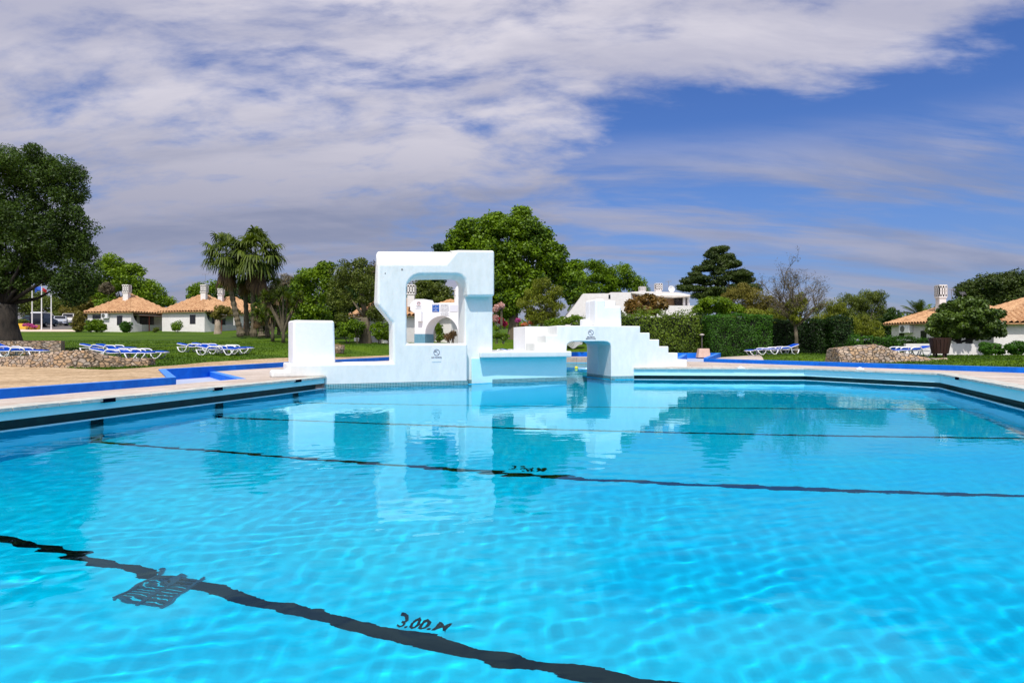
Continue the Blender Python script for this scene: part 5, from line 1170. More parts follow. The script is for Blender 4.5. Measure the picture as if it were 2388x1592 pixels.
def pblobs(lst, Y, dep=None):
    """blobs given as photo (u, v, ru, rv[, dY])"""
    out = []
    for b in lst:
        u, v, ru, rv = b[:4]; yy = Y+(b[4] if len(b) > 4 else 0); p = px(u, v, yy); k = yy/F
        out.append((p.x, p.y, p.z, ru*k, (dep or ru*k*0.9), rv*k))
    return out
def trunk_mesh(name, paths, mat, parent, seg=8):
    m_ = MB()
    for pts, rad in paths: m_.tube(pts, rad, seg)
    return m_.build(name, mat, parent, smooth=True)
def tree(name, label, cat, blobs, Y, leaf, base, seed, trunk_r=0.2, bark='bark', n=60, size=0.16, rad=0.6, per=0.9, group=None, aspect=2.0, droop=0.0, limbs=7, flat=1.0, fork=0.35, lean=0, limb_f=1.0, dep=None):
    """base: photo (u, v) of the trunk foot"""
    B = pblobs(blobs, Y, dep); b0 = px(base[0], base[1], Y); root = empty(name, b0, 0, label, cat, group)
    C, Rr = subclumps(B, per, rad, seed, flat); V, Q_ = leaves(C, Rr, n, size, seed+1, aspect, droop)
    o = np_mesh('crown', V-np.array(b0), Q_, LM[leaf], root)
    rng = random.Random(seed); paths = []; ctr = Vector((sum(b[0] for b in B)/len(B), sum(b[1] for b in B)/len(B), sum(b[2] for b in B)/len(B))); h = ctr.z-b0.z
    f = b0+(ctr-b0)*fork; f = Vector((b0.x+lean, b0.y, b0.z+h*fork)); ctr_l = ctr-b0
    paths.append(([(0, 0, -0.3), (0, 0, 0.02), ((f-b0).x*0.5+rng.uniform(-.1, .1), 0, h*fork*0.5), tuple(f-b0)], [trunk_r*1.35, trunk_r*1.15, trunk_r*0.9, trunk_r*0.8]))
    for i in range(limbs):
        bl_ = B[i % len(B)]; t = Vector((bl_[0]+rng.uniform(-.5, .5)*bl_[3], bl_[1]+rng.uniform(-.5, .5)*bl_[4], bl_[2]+rng.uniform(-.2, .6)*bl_[5]))-b0; s_ = f-b0
        mid = s_.lerp(t, 0.5)+Vector((rng.uniform(-.1, .1), rng.uniform(-.1, .1), -0.04))*h
        t = s_.lerp(t, 0.72); paths.append(([tuple(s_), tuple(s_.lerp(mid, 0.8)), tuple(t)], [trunk_r*0.42*limb_f, trunk_r*0.22*limb_f, trunk_r*0.05]))
    trunk_mesh('trunk', paths, M[bark], root); return root
def bush(name, label, cat, blobs, Y, leaf, seed, n=70, size=0.10, rad=0.25, per=3.0, group=None, aspect=1.8, base_v=None, dep=None):
    B = pblobs(blobs, Y, dep); zb = min(b[2]-b[5] for b in B); ctr = Vector((sum(b[0] for b in B)/len(B), sum(b[1] for b in B)/len(B), zb)); root = empty(name, ctr, 0, label, cat, group)
    C, Rr = subclumps(B, per, rad, seed); V, Q_ = leaves(C, Rr, n, size, seed+1, aspect)
    np_mesh('foliage', V-np.array(ctr), Q_, LM[leaf], root)
    m_ = MB(); rng = random.Random(seed)
    for b in B:
        for k in range(4): m_.tube([(b[0]-ctr.x+rng.uniform(-.1, .1), b[1]-ctr.y, -0.2), (b[0]-ctr.x+rng.uniform(-.6, .6)*b[3], b[1]-ctr.y+rng.uniform(-.5, .5)*b[4], b[2]-zb+rng.uniform(0, .5)*b[5])], [0.03, 0.01], 5)
    m_.build('stems', M['bark'], root); return root
# big olive at the left
ol = tree('olive_tree', 'huge dark olive tree filling the left edge above the stone planter', 'tree',
     [(60, 392, 95, 55), (150, 430, 62, 60), (20, 480, 110, 90), (165, 520, 60, 60), (95, 560, 95, 70), (190, 570, 44, 45), (-80, 520, 110, 150), (20, 625, 80, 46), (35, 660, 42, 22), (166, 650, 50, 60), (-60, 660, 80, 60), (100, 640, 40, 22), (205, 640, 26, 50), (110, 385, 25, 40), (170, 690, 35, 28)], 34.0, 'olive', (14, 792), 21, trunk_r=0.6, bark='bark_dark', n=125, size=0.125, rad=0.55, per=1.3, aspect=2.6, limbs=12, fork=0.36, limb_f=0.55)
# trees behind, left to right
BG = 'trees behind the villas and lawns'
tree('broadleaf_tree', 'bright yellow-green tree behind the left villa', 'tree', [(262, 620, 34, 30), (300, 650, 52, 42), (245, 680, 40, 40), (350, 680, 42, 36), (385, 706, 26, 16), (290, 715, 70, 25)], 98, 'bright', (300, 770), 31, n=60, size=0.30, rad=1.0, per=0.42, trunk_r=0.3, group=BG)
tree('broadleaf_tree', 'dull olive-brown tree behind the flagpoles and parked cars', 'tree', [(200, 700, 60, 40), (120, 715, 50, 30), (60, 700, 50, 40), (170, 735, 60, 18)], 112, 'grey', (150, 760), 32, n=50, size=0.30, rad=1.0, per=0.40, group=BG)
tree('broadleaf_tree', 'brownish tree between the olive tree and the left villa', 'tree', [(215, 690, 46, 46), (180, 720, 40, 26), (235, 730, 36, 20)], 106, 'brown', (205, 762), 33, n=45, size=0.26, rad=0.9, per=0.45, group=BG)
tree('dry_tree', 'dry pale brown ball of twigs above the left villa roof', 'tree', [(249, 674, 14, 15)], 92, 'twig', (249, 745), 34, n=120, size=0.35, rad=0.5, per=2.2, aspect=5, trunk_r=0.12, limbs=2)
tree('broadleaf_tree', 'dark round tree left of the chimney of the palm villa', 'tree', [(462, 685, 26, 26), (500, 672, 26, 20)], 110, 'mid', (465, 745), 35, n=60, size=0.30, rad=0.9, per=0.5, group=BG)
tree('broadleaf_tree', 'dark green tree behind the fan palm trunks', 'tree', [(560, 690, 50, 38), (600, 700, 40, 40), (520, 700, 30, 26)], 104, 'dark', (560, 760), 36, n=60, size=0.28, rad=0.9, per=0.5, group=BG)
tree('bare_tree', 'brownish bare treetop right of the fan palm crowns', 'tree', [(668, 668, 34, 30), (640, 690, 26, 26)], 84, 'twig', (668, 760), 37, n=70, size=0.5, rad=0.9, per=0.6, aspect=9, trunk_r=0.15)
tree('broadleaf_tree', 'light green leafy tree between the yuccas and the olive tree', 'tree', [(722, 650, 40, 36), (700, 690, 36, 50), (755, 665, 34, 44), (735, 725, 46, 48), (700, 755, 40, 30), (760, 625, 22, 16)], 56, 'bright', (720, 792), 38, n=65, size=0.20, rad=0.65, per=0.7, trunk_r=0.18, group=BG)
tree('broadleaf_tree', 'dark inner tree behind the light green tree by the yuccas', 'tree', [(700, 720, 46, 40), (760, 745, 50, 38), (800, 700, 46, 60)], 60, 'dark', (770, 792), 39, n=55, size=0.22, rad=0.7, per=0.6, group=BG)
tree('olive_tree', 'grey-green olive tree with a thick flared trunk left of the monument', 'tree', [(810, 640, 50, 34), (850, 655, 40, 44), (790, 690, 40, 40), (870, 700, 36, 50), (835, 615, 26, 14), (800, 740, 26, 20), (880, 735, 24, 24)], 50, 'grey', (852, 799), 40, n=75, size=0.14, rad=0.5, per=1.0, aspect=2.4, trunk_r=0.42, bark='bark', fork=0.5)
tree('bare_tree', 'thin grey leafless treetop left of the monument edge', 'tree', [(872, 640, 18, 34), (885, 665, 12, 30)], 66, 'twig', (875, 780), 41, n=60, size=0.45, rad=0.6, per=1.2, aspect=10, trunk_r=0.1)
bush('shrub', 'round dark green shrub to the left of the thick olive trunk', 'shrub', [(812, 770, 34, 26), (832, 764, 20, 24)], 49, 'mid', 42, n=80, size=0.12, rad=0.35, per=1.8)
bush('shrub', 'green shrub between the thick olive trunk and the monument', 'shrub', [(886, 768, 26, 24), (905, 780, 18, 16)], 48.6, 'mid', 43, n=80, size=0.12, rad=0.32, per=1.8)
tree('conifer', 'small dark conifer top peeping over the tall monument', 'tree', [(1028, 578, 16, 12), (1022, 600, 24, 20), (1010, 640, 34, 40), (985, 690, 40, 40)], 90, 'dark', (1020, 770), 44, n=60, size=0.35, rad=0.7, per=0.7, aspect=3)
tree('broadleaf_tree', 'brown and green tree filling the upper part of the monument window', 'tree', [(985, 680, 34, 36), (1020, 690, 36, 36), (960, 700, 26, 30), (1050, 700, 26, 30)], 72, 'grey', (1010, 780), 45, n=60, size=0.22, rad=0.7, per=0.7, group=BG)
tree('broadleaf_tree', 'dark tree mass behind the yuccas and palm feet', 'tree', [(650, 725, 50, 34), (690, 690, 34, 40), (610, 745, 40, 26)], 66, 'dark', (650, 785), 101, n=60, size=0.24, rad=0.8, per=0.7, group=BG)
tree('broadleaf_tree', 'dark tree behind the grey-green olive tree', 'tree', [(860, 700, 44, 60), (900, 730, 34, 40), (820, 680, 40, 50)], 64, 'dark', (865, 790), 102, n=60, size=0.24, rad=0.8, per=0.7, group=BG)
# big plane tree in the middle
tree('plane_tree', 'big rounded bright green tree rising behind the tall monument', 'tree',
     [(1100, 545, 52, 36), (1160, 525, 50, 36), (1225, 535, 48, 40), (1262, 565, 34, 44), (1075, 575, 36, 30), (1130, 590, 60, 50), (1210, 600, 66, 56), (1300, 620, 44, 50), (1335, 640, 28, 40), (1150, 660, 54, 60), (1180, 700, 46, 46), (1120, 640, 40, 60), (1215, 497, 20, 12), (1330, 680, 30, 34), (1240, 660, 50, 40)], 62, 'mid', (1196, 793), 46, n=120, size=0.22, rad=0.85, per=0.62, aspect=1.5, trunk_r=0.5, bark='bark', limbs=14, fork=0.38)
tree('broadleaf_tree', 'darker green tree spreading behind the modern white house', 'tree', [(1385, 625, 34, 26), (1440, 640, 46, 34), (1400, 665, 60, 34), (1480, 665, 34, 30), (1350, 670, 40, 40), (1350, 720, 30, 20), (1495, 680, 20, 16)], 86, 'mid', (1420, 760), 47, n=65, size=0.24, rad=0.7, per=0.62, group=BG, aspect=2.4)
tree('willow_tree', 'yellowish willow with hanging twigs left of the modern white house', 'tree', [(1262, 670, 30, 28), (1240, 705, 34, 36), (1285, 715, 34, 40), (1265, 740, 44, 22), (1300, 680, 20, 20)], 52, 'yellow', (1262, 792), 48, n=90, size=0.17, rad=0.42, per=1.2, aspect=4.0, droop=0.9, trunk_r=0.1)
bush('shrub', 'light green shrub row behind the left end of the stair bridge', 'shrub', [(1285, 755, 20, 14), (1310, 752, 20, 16), (1340, 748, 22, 14)], 50, 'bright', 49, n=80, size=0.10, rad=0.25, per=3.0)
bush('flowering_shrub', 'pale pink flowering shrub seen right of the tall monument', 'shrub', [(1158, 720, 8, 12), (1168, 712, 7, 8), (1156, 742, 6, 10)], 50, 'pink', 50, n=50, size=0.09, rad=0.22, per=4)
bush('flowering_shrub', 'crimson bougainvillea in front of the tree trunk', 'shrub', [(1167, 748, 7, 9), (1176, 754, 7, 8)], 51, 'magenta', 51, n=50, size=0.09, rad=0.2, per=5)
bush('flowering_shrub', 'purple blossom right of the big tree trunk', 'shrub', [(1208, 747, 5, 6)], 58, 'purple', 52, n=50, size=0.09, rad=0.2, per=6)
bush('flowering_shrub', 'orange flowering shrub left of the willow stem', 'shrub', [(1240, 752, 10, 5), (1222, 757, 8, 5)], 52, 'orange', 53, n=50, size=0.08, rad=0.18, per=5)
bush('flowering_shrub', 'white blossom shrub beyond the left end of the stair bridge', 'shrub', [(1231, 741, 7, 8), (1269, 757, 5, 7)], 54, 'white', 54, n=40, size=0.09, rad=0.18, per=5)
bush('shrub', 'dark green shrub low beside the tall monument', 'shrub', [(1158, 775, 12, 16), (1175, 785, 14, 10)], 49, 'mid', 55, n=70, size=0.09, rad=0.22, per=4)
bush('shrub', 'dark round shrub inside the opening of the white arch', 'shrub', [(1022, 770, 10, 26), (1026, 785, 12, 16)], 41, 'mid', 56, n=80, size=0.09, rad=0.22, per=4)
bush('shrub', 'dry brown twiggy shrub in the opening of the white arch', 'shrub', [(1046, 784, 12, 12), (1056, 778, 6, 14)], 40, 'dead', 57, n=34, size=0.16, rad=0.2, per=4, aspect=6)
# right half
bush('rubber_bush', 'reddish broad-leaved bush in front of the modern white house', 'bush', [(1475, 712, 24, 20), (1510, 700, 26, 16), (1530, 712, 30, 20), (1500, 722, 44, 14)], 52, 'red', 58, n=34, size=0.30, rad=0.38, per=1.1, aspect=2.4)
bush('rounded_bush', 'rounded bright green bush right of the modern white house', 'bush', [(1665, 710, 44, 22), (1640, 722, 30, 14), (1700, 722, 34, 16)], 52, 'bright', 59, n=80, size=0.15, rad=0.36, per=1.6)
tree('cedar_tree', 'dark layered cedar against the sky right of the modern white house', 'tree',
     [(1690, 609, 8, 5), (1654, 615, 12, 7), (1631, 628, 14, 5), (1727, 662, 16, 4), (1607, 656, 18, 7), (1663, 595, 11, 5), (1629, 646, 9, 7), (1607, 656, 18, 7), (1711, 617, 9, 4), (1723, 639, 15, 5), (1704, 619, 8, 5), (1652, 624, 8, 7), (1708, 611, 9, 7), (1664, 595, 9, 4), (1682, 584, 9, 5), (1691, 602, 7, 6), (1646, 661, 17, 6), (1697, 599, 7, 5), (1669, 582, 6, 6), (1691, 622, 10, 4), (1598, 670, 19, 5), (1694, 607, 13, 5), (1724, 639, 9, 7), (1722, 654, 16, 7), (1715, 669, 17, 4), (1658, 595, 6, 6), (1596, 667, 19, 5), (1714, 637, 17, 5), (1684, 579, 9, 5), (1629, 648, 14, 6), (1725, 641, 9, 5), (1729, 635, 12, 5), (1711, 616, 11, 6), (1629, 654, 10, 6), (1698, 604, 11, 4), (1741, 651, 16, 6), (1695, 617, 10, 7), (1654, 611, 8, 7), (1659, 590, 6, 5), (1666, 586, 10, 7), (1755, 674, 19, 6), (1629, 674, 11, 5), (1743, 655, 12, 4), (1707, 646, 13, 4), (1621, 639, 14, 5), (1688, 601, 7, 4), (1612, 673, 34, 9), (1742, 668, 34, 9), (1630, 650, 36, 9), (1728, 640, 34, 9), (1650, 625, 30, 10), (1706, 615, 28, 9), (1676, 583, 8, 10), (1674, 610, 14, 20), (1678, 645, 24, 30), (1676, 680, 46, 16), (1640, 690, 34, 12), (1715, 690, 40, 12)], 78, 'cedar', (1680, 765), 60, n=95, size=0.30, rad=0.7, per=0.75, aspect=4, flat=0.5, trunk_r=0.45, bark='bark_dark', limbs=12, fork=0.5)
tree('tamarisk', 'brownish feathery tree between the cedar and the bare tree', 'tree', [(1720, 690, 40, 26), (1765, 700, 44, 34), (1800, 720, 40, 30), (1740, 730, 60, 26), (1735, 672, 16, 16), (1830, 735, 30, 26)], 58, 'brown', (1760, 790), 61, n=90, size=0.17, rad=0.45, per=0.95, aspect=4, droop=0.5, trunk_r=0.15)
tree('tamarisk', 'yellow-green bushy tree low behind the long hedge', 'tree', [(1760, 735, 30, 20), (1810, 740, 34, 24)], 54, 'yellow', (1790, 800), 62, n=80, size=0.15, rad=0.4, per=1.3, aspect=3, trunk_r=0.12)
tree('tamarisk', 'tall drooping olive-green tree right of the bare tree', 'tree', [(1985, 715, 40, 34), (2025, 700, 34, 30), (2045, 690, 24, 20), (1960, 740, 44, 36), (2020, 745, 50, 40), (2060, 735, 26, 40)], 60, 'grey', (2010, 800), 63, n=95, size=0.17, rad=0.5, per=0.9, aspect=4.5, droop=0.9, trunk_r=0.2)
tree('tamarisk', 'yellow-green drooping tree in front of the taller grey-green one', 'tree', [(1940, 715, 34, 34), (1915, 740, 30, 34), (1975, 760, 40, 30), (2035, 770, 30, 26), (2010, 755, 20, 30)], 54, 'yellow', (1960, 800), 64, n=90, size=0.16, rad=0.45, per=0.95, aspect=4.5, droop=0.9, trunk_r=0.15)
tree('broadleaf_tree', 'dark green tree left of the tiled villa on the right', 'tree', [(2065, 760, 24, 34), (2085, 740, 18, 26), (2055, 790, 24, 16)], 56, 'dark', (2066, 805), 65, n=70, size=0.16, rad=0.5, per=1.0, group=BG)
tree('umbrella_pine', 'big dark rounded pine at the right edge behind the villas', 'tree', [(2300, 665, 60, 28), (2370, 660, 60, 30), (2270, 690, 40, 26), (2340, 700, 70, 34), (2430, 690, 60, 44), (2255, 675, 26, 18)], 72, 'cedar', (2340, 790), 66, n=90, size=0.24, rad=0.75, per=0.65, aspect=2.5, trunk_r=0.35, bark='bark_dark')
tree('umbrella_tree', 'dense glossy dome-shaped tree in front of the right villa', 'tree', [(2250, 715, 52, 24), (2215, 742, 52, 24), (2285, 742, 52, 30), (2250, 758, 80, 24), (2310, 765, 32, 22), (2195, 768, 34, 18), (2250, 735, 70, 26), (2225, 776, 30, 12), (2285, 778, 34, 14), (2322, 775, 22, 16), (2180, 760, 14, 14)], 35.5, 'glossy', (2248, 829), 67, n=110, size=0.13, rad=0.30, per=2.2, aspect=1.7, trunk_r=0.16, bark='bark_dark', limbs=10, fork=0.42, lean=-0.25)
# bare tree with a green clump
def bare_tree(name, label, base, Y, tips, seed, trunk_r):
    b0 = px(base[0], base[1], Y); root = empty(name, b0, 0, label, 'tree'); rng = random.Random(seed); paths = []; ends = []
    fork = Vector((px(base[0]-2, 712+50, Y)-b0)); paths.append(([(0, 0, -0.2), (0, 0, 0), tuple(fork*0.5+Vector((0.04, 0, 0))), tuple(fork)], [trunk_r*1.4, trunk_r*1.1, trunk_r*.9, trunk_r*.8]))
    def grow(p, d, L_, r_, lev):
        q = [p]; dd = d.normalized()
        for k in range(3):
            dd = (dd+Vector((rng.uniform(-.25, .25), rng.uniform(-.25, .25), rng.uniform(-.1, .2)))).normalized(); q.append(q[-1]+dd*L_/3)
        paths.append(([tuple(v) for v in q], [r_, r_*.8, r_*.62, r_*.45])); ends.append(q[-1])
        if lev > 0:
            for k in range(3 if lev > 1 else 6):
                st = q[rng.choice((1, 2, 3))]; grow(st, dd+Vector((rng.uniform(-.9, .9), rng.uniform(-.9, .9), rng.uniform(-.25, .7))), L_*rng.uniform(.5, .72), r_*.5, lev-1)
    for u, v in tips:
        t = px(u, v, Y)-b0; grow(fork, t-fork+Vector((0, rng.uniform(-.8, .8), 0)), (t-fork).length*0.62, trunk_r*.55, 3)
    trunk_mesh('trunk', paths, M['bark'], root, 5)
    C = np.array([tuple(e) for e in ends]); V, Q_ = leaves(C, np.full(C.shape, 0.24), 5, 0.16, seed, 9); np_mesh('twigs', V, Q_, LM['twig'], root)
    return root
bt = bare_tree('bare_tree', 'nearly leafless tree with a thin straight trunk in front of the dark hedge', (1857, 816), 43, [(1788, 690), (1798, 662), (1822, 645), (1850, 632), (1872, 642), (1902, 652), (1922, 680), (1926, 705), (1784, 712)], 5, 0.13)
C, Rr = subclumps(pblobs([(1858, 715, 26, 32), (1850, 740, 22, 18), (1870, 700, 16, 20)], 43), 2.2, 0.28, 71); V, Q_ = leaves(C, Rr, 60, 0.13, 72, 4, 0.5); np_mesh('crown', V-np.array(bt.location), Q_, LM['yellow'], bt)
# hedges
def hedge(name, label, u0, u1, vt, vb, Y, dep, leaf, seed, dens=420, size=0.11, ragged=0.08, cat='hedge', top=None):
    a, b = px(u0, vb, Y), px(u1, vb, Y); w = b.x-a.x; zb = terrain((a.x+b.x)/2, Y+0.3)-0.05; zt = px(0, vt, Y).z; h = zt-zb; rng = np.random.RandomState(seed); root = empty(name, ((a.x+b.x)/2, Y, zb), 0, label, cat)
    faces = [(w*h, 'f'), (w*dep, 't'), (dep*h, 'l'), (dep*h, 'r')]; Vs = []
    Ps = []; Ns = []
    for ar, k in faces:
        n_ = int(ar*dens); r1, r2 = rng.rand(n_), rng.rand(n_); j = np.abs(rng.normal(0, ragged, n_))-0.05
        if k == 'f': P_ = np.stack([-w/2+r1*w, -j, r2*h], 1); nn = (0, -1, 0.2)
        elif k == 't': P_ = np.stack([-w/2+r1*w, r2*dep, h+j], 1); nn = (0, 0, 1)
        elif k == 'l': P_ = np.stack([-w/2-j, r1*dep, r2*h], 1); nn = (-1, 0, 0.2)
        else: P_ = np.stack([w/2+j, r1*dep, r2*h], 1); nn = (1, 0, 0.2)
        wob = 0.10*np.sin(P_[:, 0]*2.3+P_[:, 2]*3.1)+0.07*np.sin(P_[:, 0]*5.1-P_[:, 2]*4.3)
        if k == 'f': P_[:, 1] += wob
        if k == 't': P_[:, 2] += wob*0.7*(ragged/0.08)
        Ps.append(P_); Ns.append(np.tile(nn, (n_, 1)))
    P_ = np.concatenate(Ps); nn = np.concatenate(Ns)+rng.normal(size=(len(P_), 3))*0.7; nn /= np.linalg.norm(nn, axis=1)[:, None]
    a_ = rng.normal(size=(len(P_), 3)); a_ -= nn*(a_*nn).sum(1)[:, None]; a_ /= np.linalg.norm(a_, axis=1)[:, None]; b_ = np.cross(nn, a_); s_ = size*rng.uniform(.6, 1.4, len(P_))[:, None]
    V = np.stack([P_-a_*s_*.5, P_+b_*s_*.28, P_+a_*s_*.5, P_-b_*s_*.28], 1).reshape(-1, 3)
    np_mesh('foliage', V, np.arange(len(V)).reshape(-1, 4), LM[leaf], root)
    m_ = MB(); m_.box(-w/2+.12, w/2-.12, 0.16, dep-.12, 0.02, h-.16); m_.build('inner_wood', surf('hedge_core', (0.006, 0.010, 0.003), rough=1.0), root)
    return root
hedge('clipped_hedge', 'light yellowish-green hedge right behind the white stairs', 1440, 1628, 734, 814, 42, 1.4, 'hedge_l', 81, ragged=0.16, dens=380)
hedge('clipped_hedge', 'tall neatly clipped green hedge in the middle of the right side', 1655, 1801, 734.5, 816, 41.5, 1.6, 'hedge', 82, dens=520, size=0.09, ragged=0.06)
hedge('clipped_hedge', 'dark recessed hedge behind the gap with the garden lamp', 1612, 1668, 738, 815, 43.6, 1.0, 'hedge_d', 83)
hedge('clipped_hedge', 'very dark lower hedge behind the bare tree and loungers', 1803, 1945, 747, 816, 45, 1.4, 'hedge_d', 84)
hedge('clipped_hedge', 'dark hedge block at the right end of the dark hedge row', 1945, 1990, 742, 817, 44, 1.6, 'hedge_d', 85)
hedge('clipped_hedge', 'low green hedge in front of the tiled villa on the right', 1992, 2088, 788, 813, 42, 0.9, 'hedge', 86)
hedge('clipped_hedge', 'low green hedge behind the litter bin and right loungers', 2090, 2172, 788.5, 815, 40.5, 0.9, 'hedge', 87)
hedge('clipped_hedge', 'irregular dark green hedge between the willow and the white block', 1334, 1440, 737, 805, 60, 1.4, 'hedge', 88, ragged=0.18)
bush('clipped_shrub', 'dark clipped shrub right of the glossy tree trunk', 'shrub', [(2308, 812, 26, 17), (2330, 812, 14, 15)], 33.6, 'hedge', 89, n=90, size=0.08, rad=0.2, per=7)
bush('clipped_shrub', 'round clipped shrub at the right edge in front of the villa wall', 'shrub', [(2372, 811, 24, 18), (2400, 811, 18, 17)], 33.2, 'hedge', 90, n=90, size=0.08, rad=0.2, per=7)
# shrubs round the left villas
bush('clipped_shrub', 'tall yellowish column-shaped shrub left of the left villa', 'shrub', [(183, 742, 13, 18), (184, 760, 14, 14)], 77.5, 'brown', 91, n=80, size=0.16, rad=0.4, per=2.2)
bush('clipped_shrub', 'round dark green shrub under the air conditioner', 'shrub', [(224, 757, 21, 16), (212, 762, 14, 12), (236, 763, 12, 10)], 76.0, 'mid', 92, n=90, size=0.14, rad=0.35, per=2.6)
bush('clipped_shrub', 'round shrub below the tall window of the left villa', 'shrub', [(294, 762, 16, 13)], 76.3, 'hedge', 93, n=90, size=0.13, rad=0.3, per=3)
bush('clipped_shrub', 'small loose shrub with a pale spot by the grey porch parapet', 'shrub', [(362, 767, 8, 8)], 76.8, 'grey', 94, n=60, size=0.12, rad=0.25, per=3)
bush('clipped_shrub', 'round airy shrub in front of the white wall of the palm villa', 'shrub', [(414, 760, 15, 13)], 76.2, 'mid', 95, n=60, size=0.14, rad=0.35, per=2.0)
bush('clipped_shrub', 'green bush in the yellow planter next to the olive trunk', 'shrub', [(50, 750, 16, 9)], 87, 'grey', 96, n=60, size=0.13, rad=0.3, per=2.4)
bush('flower_bed', 'magenta flowers spilling over the yellow planter block', 'flowers', [(66, 757, 12, 4), (82, 761, 9, 3)], 84.3, 'purple', 97, n=40, size=0.10, rad=0.2, per=5)
bush('clipped_shrub', 'reddish plant growing out of the round stone pot', 'plant', [(788, 806, 10, 5), (797, 808, 7, 5)], 40, 'brown', 98, n=40, size=0.10, rad=0.14, per=7)
tree('pruned_tree', 'gnarled pruned tree with a flat reddish dome in front of the palm villa', 'tree', [(520, 722, 24, 10), (545, 728, 18, 8), (505, 735, 12, 12)], 70, 'brown', (508, 777), 99, n=60, size=0.15, rad=0.35, per=2.0, trunk_r=0.35, bark='bark_pale', fork=0.65)
# ------------------------------------------------------------------ fan palms
def fan_palm(u_base, v_base, pts, Y, cu, cv, rr, nf, label, seed, tr=0.26, skirt=1.0):
    b0 = px(u_base, v_base, Y); root = empty('fan_palm', b0, 0, label, 'palm tree'); root['group'] = 'tall fan palms on the left lawn'
    path = [px(u, v, Y)-b0 for u, v in pts]; m_ = MB(); fine = []
    for i in range(len(path)-1):
        for k in range(8): fine.append(path[i].lerp(path[i+1], k/8))
    fine.append(path[-1]); rng = random.Random(seed); n_ = len(fine)
    m_.tube([tuple(p) for p in fine], [tr*0.82*(1.4 if i < 3 else 1.0)*(0.88+0.22*(i % 2))*(1-0.25*i/n_) for i in range(n_)], 9); m_.build('trunk', M['bark'], root)
    top = Vector(px(cu, cv, Y)-b0); rad = rr/F*Y; V = []; Q_ = []; Vd = []; Qd = []
    def frond(V, Q_, dirv, L_, fanr, drop, dead=False):
        d = dirv.normalized(); mid = top+d*L_*0.5; hub = top+d*L_+Vector((0, 0, -drop*L_*0.35)); side = d.cross(Vector((0, 0, 1)))
        side = side.normalized() if side.length > 0.1 else Vector((1, 0, 0)); upv = side.cross(d).normalized()
        w = side*0.02; b = len(V); V += [top-w, top+w, hub+w, hub-w]; Q_.append((b, b+1, b+2, b+3)); K = 15
        for k in range(K):
            a = (k-(K-1)/2)/((K-1)/2)*R(105); dd = (d*math.cos(a)+side*math.sin(a)).normalized(); ln_ = fanr*rng.uniform(.85, 1.1)*(1-0.15*abs(a)); wv = (d*-math.sin(a)+side*math.cos(a))*fanr*0.060
            p1 = hub+dd*ln_*0.55+upv*0.08*fanr*(1-abs(a)*.3)+Vector((0, 0, -0.10*fanr-drop*0.1)); p2 = hub+dd*ln_*0.88+Vector((0, 0, -0.22*fanr*(1+drop)-rng.uniform(0, .22)*fanr)); p3 = p2+dd*ln_*0.10+Vector((0, 0, -0.26*fanr*rng.uniform(.4, 1.5)))
            b = len(V); V += [hub-wv*.3, hub+wv*.3, p1+wv, p1-wv, p2+wv*.7, p2-wv*.7, p3+wv*.12, p3-wv*.12]; Q_ += [(b, b+1, b+2, b+3), (b+3, b+2, b+4, b+5), (b+5, b+4, b+6, b+7)]
    for k in range(nf):
        ph = k*2.39996; el = math.asin(max(-0.75, min(0.98, 1-1.62*(k+.5)/nf))); dv = Vector((math.cos(ph)*math.cos(el), math.sin(ph)*math.cos(el), math.sin(el)))
        frond(V, Q_, dv+Vector((rng.uniform(-.25, .25), rng.uniform(-.25, .25), rng.uniform(-.2, .25))), rad*0.58*rng.uniform(.65, 1.15), rad*0.46*rng.uniform(.75, 1.1), 0.5*(1-math.sin(el)))
    for k in range(int(26*skirt)):
        ph = rng.uniform(0, 6.28); dv = Vector((math.cos(ph)*.35, math.sin(ph)*.35, -1)); frond(Vd, Qd, dv, rad*rng.uniform(0.45, 0.85), rad*0.34, 0.8)
    np_mesh('crown', [tuple(v) for v in V], Q_, LM['palm'], root); np_mesh('dead_fronds', [tuple(v) for v in Vd], Qd, LM['dead'], root); return root
fan_palm(563, 784, [(563, 784), (552, 740), (541, 690), (535, 655), (530, 600)], 57, 528, 588, 62, 46, 'left fan palm with a leaning rough trunk', 1, tr=0.30, skirt=0.8)
fan_palm(577, 783, [(577, 783), (574, 720), (570, 665), (568, 640)], 59, 568, 640, 34, 26, 'low fan palm between the two tall ones, hanging brown fronds', 2, tr=0.26, skirt=1.2)
fan_palm(592, 785, [(592, 785), (590, 720), (590, 660), (592, 600)], 57.5, 596, 588, 74, 60, 'tallest fan palm, right of the leaning one', 3, tr=0.27)
fan_palm(610, 786, [(610, 786), (607, 760), (604, 738), (602, 725)], 56, 602, 722, 30, 20, 'short fan palm with yellow fronds at the foot of the tall palms', 4, tr=0.26, skirt=1.2)
fan_palm(622, 787, [(622, 787), (624, 750), (628, 700), (632, 670)], 60, 632, 668, 40, 30, 'dark fan palm right behind the tallest palm', 5, tr=0.26)
